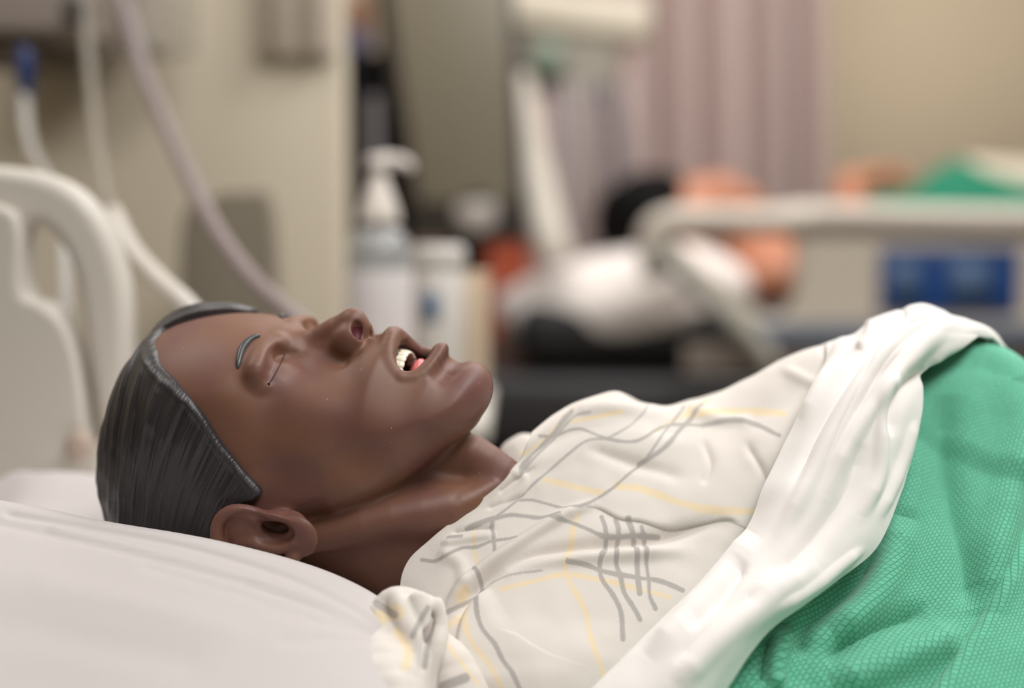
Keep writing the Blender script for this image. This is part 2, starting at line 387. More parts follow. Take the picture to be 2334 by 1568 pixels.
def relax(V, F, it=2, lam=.5):
    E = np.vstack([F[:, [0, 1]], F[:, [1, 2]], F[:, [2, 3]], F[:, [3, 0]]]); E = np.vstack([E, E[:, ::-1]])
    n = len(V); deg = np.bincount(E[:, 0], minlength=n)[:, None]
    for k in range(it * 2):
        l_ = lam if k % 2 == 0 else -lam * 1.03
        av = np.stack([np.bincount(E[:, 0], V[E[:, 1], d], n) for d in range(3)], 1) / np.maximum(deg, 1)
        V = V + l_ * (av - V)
    return V
# carve the closed eyelids' slit and the dimple at its end
def slit(sgn):
    return hs([(611, 877, 45), (622, 862, 42), (634, 840, 34), (644, 822, 26), (651, 804, 19)])
SL = catmull(slit(1), 14)
KK = np.array([0, -1.2, 0])
# --- hair cap
HL_PX = [(351, 778, 0), (354, 805, 18), (364, 836, 34), (400, 872, 50), (450, 932, 60), (500, 1008, 66), (550, 1068, 69), (592, 1113, 71), (588, 1128, 72), (575, 1138, 73), (540, 1149, 75), (505, 1166, 77),
         (487, 1195, 78), (487, 1240, 78), (520, 1290, 76), (560, 1330, 70), (560, 1420, 40), (300, 1420, 0), (150, 1200, 0), (150, 800, 0), (300, 700, 0)]
HPL = np.array([hit(*a[:2]) if 0 <= i < 12 else hd(*a) for i, a in enumerate(HL_PX)])[:, :2]
HREG = blur2(poly_sd(np.vstack([catmull(HPL[:17], 90), HPL[17:]]), G2X, G2Y), .8) + 1.3
# the parting sits to one side: beyond it the hairline runs lower on the forehead
FAR = [(351, 778, 0), (372, 756, -8), (410, 733, -22), (450, 722, -32), (500, 712, -42), (540, 708, -50), (580, 714, -58), (600, 760, -66), (640, 880, -74), (640, 1000, -76), (560, 1080, -76)]
HF2 = hs(FAR)[:, :2]
HREGF = blur2(poly_sd(np.vstack([catmull(HF2, 60), HPL[15:]]), G2X, G2Y), .8)
# strand coordinate: strands sweep from the parting down and back
def strand_coord(p, q):
    o = hd(350, 900, 40); u = p - o[0]; v = o[1] - q
    g = .20 + .42 * np.clip((u - 0) / 60, -.4, 1.1)
    return u + g * v * .9 + .0012 * v * v
ph = strand_coord(G2X, G2Y)
rid = 1.15 * vnoise(ph * .19 + .4 * vnoise(G2Y * .02), G2Y * .006 + 3) + .7 * vnoise(ph * .36, G2Y * .012) + .26 * vnoise(ph * .95, G2Y * .02)
edge = np.clip(HREG / 9, 0, 1)
thick = 3.6 + rid * (.25 + 1.25 * edge) + .9 * vnoise(G2Y * .085 + ph * .03, ph * .01) * edge + .9 * np.exp(-((HREG - 3) / 2.) ** 2)
wl = np.clip((gz - -14) / 18., 0, 1)[None, None, :]
hairf = base - (thick[:, :, None] + (1 - wl) * 2.0).astype(np.float32)
HF = Field(hairf)
HF.chain(hs([(352, 772, -4), (385, 737, -14), (430, 716, -27), (480, 709, -40), (530, 707, -50), (574, 713, -57)]) + np.array([0, -3.6, 0]), [4.5, 8, 9.5, 9.5, 8.5, 7], 4, sym=False, n=18)
fl = hs(FAR[:7]); lf = np.interp(gx, fl[:, 0], [3, 2, -5, -13, -22, -34, -50]); lf = np.where(gx > fl[-1][0], -55 - (gx - fl[-1][0]) * .8, lf)
farr = np.minimum(lf[:, None, None] - gz[None, None, :], fl[-1][0] + 3 - gx[:, None, None] + np.zeros((1, 1, len(gz))))
hr3 = np.maximum(HREG[:, :, None], np.repeat(farr, len(gy), 1)).astype(np.float32)
HF.a = smax(HF.a, -hr3, 2.2)
# ------------------------------------------------------------------ manikin: skin, hair, brows, teeth, tongue
manikin = thing('patient_manikin', at(900, 1300, .93), 'dark-skinned patient training manikin lying on its back, mouth open and eyes closed', 'manikin')
SV, SF = surface_nets(S.a); SV = relax(SV, SF, 3)
def sample(A, P):
    g = (P - LO) / VX; i = np.clip(np.floor(g).astype(int), 0, np.array(A.shape) - 2); f = np.clip(g - i, 0, 1); o = 0
    for a in (0, 1):
        for b in (0, 1):
            for c in (0, 1):
                o = o + A[i[:, 0] + a, i[:, 1] + b, i[:, 2] + c] * np.abs(1 - a - f[:, 0]) * np.abs(1 - b - f[:, 1]) * np.abs(1 - c - f[:, 2])
    return o
FC = SV[SF].mean(1); bs = sample(base, FC)
bs1 = sample(S_pre, FC); bs2 = sample(S_pre2, FC); mc = hd(940, 815, 0); nc = hd(812, 762, 9)
inm = (np.linalg.norm((FC - mc - np.array([0, -8, 0])) / np.array([15, 26, 26]), axis=1) < 1) & (bs2 < -4.5)
ncm = np.minimum(np.linalg.norm(FC - nc, axis=1), np.linalg.norm(FC - nc * np.array([1, 1, -1]), axis=1))
n0 = hd(816, 752, 8.5)
inn = np.zeros(len(FC), bool)
for sg in (1, -1):
    r_ = (FC - np.array([n0[0], n0[1] - 6, n0[2] * sg])) / np.array([5.6, 9.5, 5.0]); inn |= (np.linalg.norm(r_, axis=1) < 1) & (bs1 < -.35)
def skin_mat():
    m = mat('manikin_skin', (118, 82, 71), rough=.5, spec=.45, sss=.05); nt = m.node_tree; b = nt.nodes['Principled BSDF']
    tc = [n for n in nt.nodes if n.type == 'TEX_COORD'][0]; L = nt.links.new
    def nz(s, d, lo, hi):
        n = nt.nodes.new('ShaderNodeTexNoise'); n.inputs['Scale'].default_value = s; n.inputs['Detail'].default_value = d
        L(tc.outputs['Object'], n.inputs['Vector']); r = nt.nodes.new('ShaderNodeMapRange'); r.inputs[1].default_value = lo; r.inputs[2].default_value = hi
        L(n.outputs['Fac'], r.inputs[0]); return r.outputs[0], n
    def mix(f, a, c):
        x = nt.nodes.new('ShaderNodeMix'); x.data_type = 'RGBA'; L(f, x.inputs[0])
        if isinstance(a, tuple): x.inputs[6].default_value = a
        else: L(a, x.inputs[6])
        x.inputs[7].default_value = c; return x.outputs[2]
    f1, _ = nz(22, 3, .42, .66); c = mix(f1, lin((121, 84, 67)), lin((113, 75, 69)))
    f2, _ = nz(9, 2, .48, .7); c = mix(f2, c, lin((128, 88, 68)))
    # lint specks
    v = nt.nodes.new('ShaderNodeTexVoronoi'); v.inputs['Scale'].default_value = 150; L(tc.outputs['Object'], v.inputs['Vector'])
    r = nt.nodes.new('ShaderNodeMapRange'); r.inputs[1].default_value = .06; r.inputs[2].default_value = .035; L(v.outputs['Distance'], r.inputs[0])
    s1 = nt.nodes.new('ShaderNodeSeparateColor'); L(v.outputs['Color'], s1.inputs[0])
    g = nt.nodes.new('ShaderNodeMath'); g.operation = 'GREATER_THAN'; g.inputs[1].default_value = .80; L(s1.outputs[0], g.inputs[0])
    mm = nt.nodes.new('ShaderNodeMath'); mm.operation = 'MULTIPLY'; L(g.outputs[0], mm.inputs[0]); L(r.outputs[0], mm.inputs[1])
    c = mix(mm.outputs[0], c, lin((200, 165, 135))); L(c, b.inputs['Base Color'])
    _, n = nz(900, 3, 0, 1); bp = nt.nodes.new('ShaderNodeBump'); bp.inputs['Strength'].default_value = .12; bp.inputs['Distance'].default_value = .0004
    L(n.outputs['Fac'], bp.inputs['Height']); L(bp.outputs[0], b.inputs['Normal'])
    return m
M_skin = skin_mat()
M_gum = mat('mouth_lining', (58, 16, 20), rough=.4, spec=.4)
M_nos = mat('nostril_lining', (92, 34, 44), rough=.6)
midx = np.zeros(len(SF), int); midx[inm] = 1; midx[inn] = 2
# hair
HV, HFc = surface_nets(HF.a); HV = relax(HV, HFc, 1, .35)
M_hair = mat('moulded_hair', (48, 46, 48), rough=.36, spec=.55)
hair = mesh_obj('hair', h2w(HV), HFc, M_hair, manikin)
def attr(o, name, val):
    a = o.data.attributes.new(name, 'FLOAT', 'POINT'); a.data.foreach_set('value', np.asarray(val, np.float32))
attr(hair, 'strand', strand_coord(HV[:, 0], HV[:, 1])); attr(hair, 'down', HV[:, 1])
def hair_nodes(m):
    nt = m.node_tree; L = nt.links.new; b = nt.nodes['Principled BSDF']
    a = nt.nodes.new('ShaderNodeAttribute'); a.attribute_name = 'strand'; a2 = nt.nodes.new('ShaderNodeAttribute'); a2.attribute_name = 'down'
    s = nt.nodes.new('ShaderNodeMath'); s.operation = 'MULTIPLY'; s.inputs[1].default_value = .05; L(a2.outputs['Fac'], s.inputs[0])
    c = nt.nodes.new('ShaderNodeCombineXYZ'); L(a.outputs['Fac'], c.inputs[0]); L(s.outputs[0], c.inputs[1])
    n = nt.nodes.new('ShaderNodeTexNoise'); n.inputs['Scale'].default_value = .7; n.inputs['Detail'].default_value = 3; L(c.outputs[0], n.inputs['Vector'])
    bp = nt.nodes.new('ShaderNodeBump'); bp.inputs['Strength'].default_value = .5; bp.inputs['Distance'].default_value = .0015
    L(n.outputs['Fac'], bp.inputs['Height']); L(bp.outputs[0], b.inputs['Normal'])
    x = nt.nodes.new('ShaderNodeMix'); x.data_type = 'RGBA'; x.inputs[6].default_value = lin((36, 34, 35)); x.inputs[7].default_value = lin((62, 58, 62)); L(n.outputs['Fac'], x.inputs[0]); L(x.outputs[2], b.inputs['Base Color'])
hair_nodes(M_hair)
# the torso under the gown: coarser, joined into the same mesh
skin_V, skin_F = SV, SF
set_grid((-70, 690, 745), (1290, 1200, 1060), 5.5)
T = Field(np.full((NX, NY, NZ), 60., np.float32))
mm = lambda px, py, Y, dx=0, dy=0, dz=0: at(px, py, Y) * 1000 + np.array([dx, dy, dz])
T.chain(np.array([(70, 950, 858), (180, 955, 858), (330, 960, 866), (460, 960, 836)]), [56, 72, 68, 44], 14, sym=False)
for yy in (880, 1030): T.chain(np.array([(500, yy + (955 - yy) * .4, 826), (760, yy, 824), (1000, yy, 822), (1200, yy, 815)]), [38, 36, 34, 26], 14, sym=False); T.chain(np.array([(1200, yy, 826), (1225, yy, 868)]), [30, 20], 14, sym=False)
T.chain(np.array([(70, 832, 815), (60, 900, 838), (70, 1000, 850), (85, 1080, 822)]), [24, 36, 42, 28], 12, sym=False)
T.chain(np.array([(70, 832, 812), (200, 826, 806), (300, 835, 804)]), [24, 20, 20], 10, sym=False)
T.chain(np.array([(85, 1080, 818), (250, 1100, 806), (420, 1100, 804)]), [26, 22, 20], 10, sym=False)
T.chain(np.array([(15, 915, 868), (100, 935, 862)]), [44, 56], 20, sym=False)
TV, TF = surface_nets(T.a); TV = relax(TV, TF, 3)
ALLV = np.vstack([h2w(SV), TV / 1000]); ALLF = np.vstack([SF, TF + len(SV)]); midx = np.concatenate([midx, np.zeros(len(TF), int)])
body = mesh_obj('body', ALLV, ALLF, parent=manikin, mats=[M_skin, M_gum, M_nos], midx=midx)
SPX = np.stack(project(h2w(SV)), 1)
def snap(pts, lift=0.):
    """points (px,py) of the near side -> head space points on the skin"""
    out = []
    for a in pts:
        d = np.hypot(SPX[:, 0] - a[0], SPX[:, 1] - a[1]); k = np.where(d < 6)[0]
        if len(k) == 0: k = np.argsort(d)[:6]
        Wd = h2w(SV[k])[:, 1]; k = k[Wd < Wd.min() + .004]; w_ = np.exp(-(d[k] / 3) ** 2) + 1e-6
        out.append((SV[k] * w_[:, None]).sum(0) / w_.sum())
    out = np.array(out)
    if lift:
        c = np.array([out[:, 0].mean(), out[:, 1].mean() - 60, 0]); n = out - c; n /= np.linalg.norm(n, axis=1)[:, None]; out = out + n * lift
    return out
MIR = np.array([1, 1, -1.])
# eyelid lines
M_lid = mat('eyelid_crease', (52, 28, 24), rough=.6)
lid = snap(np.stack([np.interp(np.linspace(0, 1, 14), np.linspace(0, 1, 5), [a[i] for a in ((612, 876), (622, 862), (634, 840), (643, 821), (650, 805))]) for i in (0, 1)], 1))
for s in (1, -1):
    v, f = tube(lid * (MIR if s < 0 else 1), [1.0] + [.42] * 12 + [.2], 8)
    o = mesh_obj('eyelid_line', h2w(v), f, M_lid, manikin); tag(o, 'thin dark line of the closed eyelid')
# brows
M_brow = mat('brow_black', (62, 64, 66), rough=.34, spec=.6)
bp_ = snap(np.stack([catmull(np.array([(541, 847), (546, 815), (555, 790), (575, 771), (598, 763)], float), 22)[:, i] for i in (0, 1)], 1), .2)
bp_ = np.array([bp_[max(0, i - 2):i + 3].mean(0) for i in range(len(bp_))])
for s in (1, -1):
    r_ = np.interp(np.linspace(0, 1, 22), [0, .15, .5, .9, 1], [.5, 1.9, 2.7, 1.6, .5])
    v, f = tube(bp_ * (MIR if s < 0 else 1), r_, 10); mesh_obj('eyebrow', h2w(v), f, M_brow, manikin)
# teeth: an arch of upper teeth behind the upper lip
M_tooth = mat('tooth_enamel', (246, 238, 214), rough=.25, spec=.5, coat=.3)
gum_c = hd(914, 806, 0); gum_c[2] = 0
ar = np.linspace(-1.25, 1.25, 15)
def arch(t, dp=0.): return np.array([gum_c[0] + dp, gum_c[1] + 17.5 * (math.cos(t) - 1), 18.0 * math.sin(t)])
gv, gf = tube([arch(t, -3.5) for t in ar], 3.6, 10)
gum = mesh_obj('gum', h2w(gv), gf, M_gum, manikin)
for i in range(10):
    t = (i - 4.5) * .27; c = arch(t, 1.2); wd = [3.0, 3.0, 3.2, 3.8, 4.2][int(abs(i - 4.5))] if abs(i - 4.5) > 1 else 3.9
    n = 10; V = []; F = []
    out_ = np.array([0, math.cos(t), math.sin(t)]); tan = np.array([0, -math.sin(t), math.cos(t)]); dn = np.array([1., 0, 0])
    wd = 3.0 if abs(i - 4.5) > 1 else 3.2; ln = 4.6
    for a, sx, sy in ((-ln, .75, .8), (-ln * .5, .95, 1), (0, 1, .95), (ln * .5, .98, .7), (ln * .85, .85, .45), (ln, .5, .2)):
        for k in range(n):
            an = 2 * math.pi * k / n; V.append(c + dn * (a - .5) + tan * wd * sx * math.cos(an) + out_ * 2.1 * sy * math.sin(an))
    for r in range(5):
        for k in range(n): F.append((r * n + k, r * n + (k + 1) % n, (r + 1) * n + (k + 1) % n, (r + 1) * n + k))
    F.append(tuple(range(n))[::-1]); F.append(tuple(range(5 * n, 6 * n)))
    mesh_obj('tooth', h2w(V), F, M_tooth, gum)
M_tongue = mat('tongue_pink', (222, 112, 110), rough=.3, spec=.5, coat=.2, sss=.1)
tv = []; 
tc_ = hd(956, 852, 0) + np.array([0, -3.5, 0])
for i in range(17):
    for j in range(24):
        a = math.pi * i / 16; b_ = 2 * math.pi * j / 24
        tv.append(tc_ + np.array([7.5 * math.sin(a) * math.cos(b_), -6 + 19 * math.cos(a), 17 * math.sin(a) * math.sin(b_) * (1 - .0 * math.cos(a))]))
tf = [(i * 24 + j, i * 24 + (j + 1) % 24, (i + 1) * 24 + (j + 1) % 24, (i + 1) * 24 + j) for i in range(16) for j in range(24)]
mesh_obj('tongue', h2w(tv), tf, M_tongue, manikin)
# ------------------------------------------------------------------ cloth
def pdist(PX, PY, pl, signed=False):
    """distance (photo px) to a smoothed polyline; optional side sign and position along it"""
    Q = catmull(np.array(pl, float), max(8, 6 * len(pl))) if len(pl) > 2 else np.array(pl, float)
    best = np.full(PX.shape, 1e9); sg = np.zeros(PX.shape); al = np.zeros(PX.shape); n = len(Q) - 1
    for i in range(n):
        a, b = Q[i], Q[i + 1]; e = b - a; L = e @ e + 1e-9
        t = np.clip(((PX - a[0]) * e[0] + (PY - a[1]) * e[1]) / L, 0, 1)
        d = np.hypot(PX - a[0] - t * e[0], PY - a[1] - t * e[1]); m = d < best
        best = np.where(m, d, best); sg = np.where(m, np.sign(e[0] * (PY - a[1]) - e[1] * (PX - a[0])), sg); al = np.where(m, (i + t) / n, al)
    return (best, sg, al) if signed else best
def normals(P):
    a = np.gradient(P, axis=0); b = np.gradient(P, axis=1); n = np.cross(a, b); n /= np.linalg.norm(n, axis=2)[..., None] + 1e-12
    return n
def endfade(PX, PY, pl, al):
    a0, a1 = np.array(pl[0], float), np.array(pl[1], float); b0, b1 = np.array(pl[-1], float), np.array(pl[-2], float)
    t0 = (a1 - a0) / np.linalg.norm(a1 - a0); t1 = (b1 - b0) / np.linalg.norm(b1 - b0)
    s0 = (PX - a0[0]) * t0[0] + (PY - a0[1]) * t0[1]; s1 = (PX - b0[0]) * t1[0] + (PY - b0[1]) * t1[1]
    t = np.clip(np.where(al < .5, s0, s1) / 50., 0, 1); return t * t * (3 - 2 * t)
def cloth(name, ctrl, nu, nv, m, parent=None, ridges=(), steps=(), wob=(0, 1), thick=.0012, seed=0, extra=None, zmin=None):
    C = np.array([[at(*c) if len(c) == 3 else np.array(c[1:]) for c in row] for row in ctrl])
    P = net(C, nu, nv); PX, PY = project(P); N = normals(P)
    tocam = np.array([0, 0, CAM_Z]) - P; s = np.sign((N * tocam).sum(2).mean()); N = N * (s if s else 1)
    D = np.zeros(PX.shape)
    for pl, amp, sig in ridges:
        d, _, al = pdist(PX, PY, pl, True); D += amp * np.exp(-(d / sig) ** 2) * np.clip(np.minimum(al, 1 - al) * 6 + .12, 0, 1)
    for pl, amp, sig, fall in steps:                   # right-hand side of the line stands proud, falling off over 'fall' px
        d, sg, al = pdist(PX, PY, pl, True); x = d * sg
        D += amp * (.5 + .5 * np.tanh(x / sig)) * np.exp(-np.maximum(x, 0) / fall) * endfade(PX, PY, pl, al)
    if wob[0]:
        U, W = np.meshgrid(np.linspace(0, 1, nu), np.linspace(0, 1, nv), indexing='ij')
        q = P * 1000 / wob[1] + seed * 7.3; D += wob[0] * (vnoise(q[..., 0], q[..., 1], q[..., 2]) + .5 * vnoise(q[..., 0] * 2.3 + 9, q[..., 1] * 2.3, q[..., 2] * 2.3))
    if extra is not None: D += extra(PX, PY, P)
    P = P + N * (D / 1000)[..., None]
    if zmin: P[..., 2] = zmin + .5 * (P[..., 2] - zmin + np.sqrt((P[..., 2] - zmin) ** 2 + 1e-5))
    o = mesh_obj(name, P.reshape(-1, 3), gridfaces(nu, nv, s < 0), m, parent)
    # weave coordinates in metres
    du = np.concatenate([[0], np.cumsum(np.linalg.norm(np.diff(P, axis=0), axis=2).mean(1))]); dv = np.concatenate([[0], np.cumsum(np.linalg.norm(np.diff(P, axis=1), axis=2).mean(0))])
    uv = np.stack(np.meshgrid(du, dv, indexing='ij'), -1).reshape(-1, 2)
    lay = o.data.uv_layers.new(name='weave'); vi = np.empty(len(o.data.loops), np.int32); o.data.loops.foreach_get('vertex_index', vi)
    lay.data.foreach_set('uv', uv[vi].astype(np.float32).ravel())
    if thick:
        sm = o.modifiers.new('thickness', 'SOLIDIFY'); sm.thickness = thick; sm.offset = -1
    return o, PX, PY, P
# materials
M_sheet = mat('white_sheet', (236, 231, 228), rough=.9, spec=.15, sheen=.2, bump=(1400, .15, .0003))
M_pillow = mat('pillow_cover', (200, 193, 192), rough=.7, spec=.3, bump=(900, .1, .0003))
M_white_plastic = mat('cream_plastic', (212, 206, 197), rough=.42, spec=.4)
# near bed
bed = thing('hospital_bed', (0.2, .86, 0), 'cream hospital bed with a raised side rail, carrying the dark-skinned manikin', 'bed')
mt = mesh_obj('mattress', *box(-.62, 1.35, .46, 1.22, .66, .775), mat('mattress_cover', (214, 210, 206), rough=.85), bed); bevel(mt, .03)
fr = mesh_obj('bed_frame', *box(-.64, 1.37, .5, 1.18, .52, .65), M_white_plastic, bed); bevel(fr, .02)
for x in (-.5, 1.2):
    for y in (.56, 1.12):
        v, f = join([box(x - .03, x + .03, y - .03, y + .03, .12, .53)]); bevel(mesh_obj('leg', v, f, M_white_plastic, bed), .008)
        v, f = lathe([(0.001, -.02), (.055, -.02), (.06, -.01), (.06, .01), (.055, .02), (.001, .02)], 24); v = np.array([(a, c, b) for a, b, c in v]) + np.array([x, y, .062])
        mesh_obj('wheel', v, f, mat('wheel_rubber', (40, 40, 42), rough=.6), bed)
def holed_plate(name, outer, holes, y0, y1, m, parent, bev=.008):
    cu = bpy.data.curves.new(name, 'CURVE'); cu.dimensions = '2D'; cu.fill_mode = 'BOTH'; cu.extrude = (y1 - y0) / 2 - bev; cu.bevel_depth = bev; cu.bevel_resolution = 4; cu.offset = -bev
    for pl in [outer] + holes:
        sp = cu.splines.new('POLY'); sp.points.add(len(pl) - 1); sp.use_cyclic_u = True
        for p, q in zip(sp.points, pl): p.co = (q[0], q[1], 0, 1)
    t = bpy.data.objects.new('tmp', cu); COL.objects.link(t); bpy.context.view_layer.update()
    me = bpy.data.meshes.new_from_object(t.evaluated_get(bpy.context.evaluated_depsgraph_get())); bpy.data.objects.remove(t)
    n = len(me.vertices); co = np.empty(n * 3, np.float32); me.vertices.foreach_get('co', co); co = co.reshape(-1, 3)
    co = np.stack([co[:, 0], (y0 + y1) / 2 - co[:, 2], co[:, 1]], 1)
    me.vertices.foreach_set('co', co.ravel()); me.update(); me.materials.clear(); me.materials.append(m)
    me.polygons.foreach_set('use_smooth', np.ones(len(me.polygons), bool))
    o = bpy.data.objects.new(name, me); COL.objects.link(o)
    for p in (parent,): 
        if p: put(o, p)
    return o
def XZ(L, Y, n=None):
    P = np.array([at(a, b, Y)[[0, 2]] for a, b in L]); return catmull(P, n, closed=True) if n else P
RY = 1.24
rail_o = XZ([(-420, 560), (-380, 430), (-250, 385), (-60, 376), (60, 386), (150, 412), (215, 462), (262, 540), (290, 630), (300, 720), (302, 820), (297, 950), (290, 1080), (270, 1200), (220, 1300), (60, 1330), (-200, 1330), (-380, 1300), (-420, 1100), (-430, 800)], RY, 120)
rail_h = XZ([(72, 530), (90, 512), (125, 530), (160, 575), (184, 640), (198, 720), (212, 820), (226, 920), (232, 990), (224, 996), (212, 940), (198, 850), (178, 770), (146, 710), (112, 686), (84, 680), (70, 650), (66, 590)], RY, 80)
rail = holed_plate('side_rail', rail_o, [rail_h], RY - .018, RY + .024, M_white_plastic, bed, .012)
pan = XZ([(-330, 560), (-100, 470), (20, 470), (60, 520), (62, 660), (110, 692), (150, 725), (180, 790), (196, 870), (204, 960), (200, 1060), (150, 1150), (0, 1200), (-200, 1200), (-330, 1100)], RY - .012, 80)
holed_plate('rail_panel', pan, [], RY - .03, RY - .015, M_white_plastic, bed, .006)
v, f = lathe([(.001, 0), (.010, 0), (.012, .003), (.012, .010), (.009, .013), (.001, .013)], 24); kc = at(187, 1012, RY - .03)
v = np.array([(a, -c, b) for a, b, c in v]) + kc; mesh_obj('knob', v, f, mat('tan_knob', (188, 170, 156), rough=.5), bed)
# bunched bottom sheet behind the pillow
shb, *_ = cloth('fitted_sheet', [[(-200, 1240, 1.21), (60, 1180, 1.21), (200, 1130, 1.21), (330, 1150, 1.21), (700, 1250, 1.21)],
                                 [(-200, 1200, 1.15), (60, 1160, 1.15), (160, 1098, 1.15), (300, 1112, 1.15), (700, 1200, 1.15)],
                                 [(-200, 1260, 1.10), (60, 1180, 1.10), (150, 1125, 1.10), (300, 1170, 1.10), (700, 1290, 1.10)],
                                 [(-200, 1480, 1.05), (60, 1450, 1.05), (200, 1440, 1.05), (330, 1440, 1.05), (700, 1480, 1.05)]], 60, 120, M_sheet, None,
                ridges=[([(80, 1160), (150, 1130), (240, 1160)], 6, 12)], wob=(2.5, 40), seed=3)
tag(shb, 'white bottom sheet bunched up between the pillow and the cream side rail', 'sheet')
# pillow
C0 = np.array([.0, .0, .0])
def pl_ring(px, ye, Ye, yb):
    """one cross-section: crest under the head, front face, bottom, back"""
    e = at(px, ye, Ye); mz = .782; x = e[0]
    fr_ = at(px, yb, Ye - .12); 
    return [e, e + np.array([0, -.03, -.004]) * 1, np.array([x, Ye - .085, e[2] - .022]), np.array([x, Ye - .15, e[2] - .055]), np.array([x, Ye - .21, (e[2] + mz) / 2 - .02]), np.array([x, Ye - .19, mz + .004]), np.array([x, Ye - .05, mz]), np.array([x, Ye + .12, mz]),
            np.array([x, Ye + .26, mz + .005]), np.array([x, Ye + .29, (e[2] + mz) / 2]), np.array([x, Ye + .24, e[2] - .03]), np.array([x, Ye + .15, e[2] - .055]), np.array([x, Ye + .06, e[2] - .03])]
cols = [(-420, 1290, .90), (-330, 1160, .89), (-200, 1128, .875), (-60, 1134, .865), (80, 1154, .858), (240, 1187, .85), (400, 1214, .842), (520, 1238, .836), (665, 1275, .83), (770, 1312, .825), (865, 1362, .82), (930, 1420, .815), (980, 1500, .81), (1000, 1580, .81)]
R_ = np.array([pl_ring(a, b, c, 0) for a, b, c in cols])
def squash(i, f): 
    c = R_[i].mean(0); R_[i] = c + (R_[i] - c) * np.array([1, f, f])
squash(0, .12); squash(-1, .15)
nc_, nr = 220, 200
A = np.stack([catmull(r, nr, closed=True) for r in R_], 0); PP = catmull(A.reshape(len(R_), -1), nc_).reshape(nc_, nr, 3)
PX, PY = project(PP); Np = np.cross(np.gradient(PP, axis=0), np.roll(PP, -1, 1) - np.roll(PP, 1, 1)); Np /= np.linalg.norm(Np, axis=2)[..., None] + 1e-9
cen = PP.mean((0, 1)); Np *= np.sign((Np * (PP - cen)).sum(2).mean())
D = .8 * vnoise(PP[..., 0] * 9, PP[..., 1] * 30 + PP[..., 0] * 8, PP[..., 2] * 30) + .25 * vnoise(PP[..., 0] * 14, PP[..., 1] * 80 + PP[..., 0] * 20, PP[..., 2] * 60)
for pl, a_, s_ in [([(20, 1172), (240, 1208), (440, 1250), (640, 1310), (780, 1375), (870, 1435)], -2.0, 7), ([(-40, 1185), (200, 1235), (420, 1290), (620, 1345), (780, 1400), (866, 1440)], -2.2, 8), ([(120, 1206), (330, 1258), (540, 1312), (720, 1372), (868, 1438)], 1.5, 8),
                   ([(330, 1290), (540, 1350), (720, 1405), (860, 1444)], -1.6, 7), ([(560, 1330), (700, 1380), (866, 1440)], -1.3, 5), ([(600, 1385), (740, 1420), (860, 1450)], -1.2, 6), ([(640, 1460), (760, 1455), (850, 1458)], -1.4, 7), ([(100, 1330), (320, 1380), (520, 1430)], .9, 30), ([(-100, 1400), (160, 1450), (420, 1500)], -1.2, 40)]:
    D += a_ * np.exp(-(pdist(PX, PY, pl) / s_) ** 2)
PP = PP + Np * D[..., None] / 1000
i, j = np.meshgrid(np.arange(nc_ - 1), np.arange(nr), indexing='ij'); F = np.stack([i * nr + j, i * nr + (j + 1) % nr, (i + 1) * nr + (j + 1) % nr, (i + 1) * nr + j], -1).reshape(-1, 4)
Fl = [tuple(int(q) for q in f) for f in F] + [tuple(range(nr))[::-1], tuple(range((nc_ - 1) * nr, nc_ * nr))]
pil = mesh_obj('pillow', PP.reshape(-1, 3), Fl, M_pillow); tag(pil, 'large white pillow under the head of the dark-skinned manikin', 'pillow')
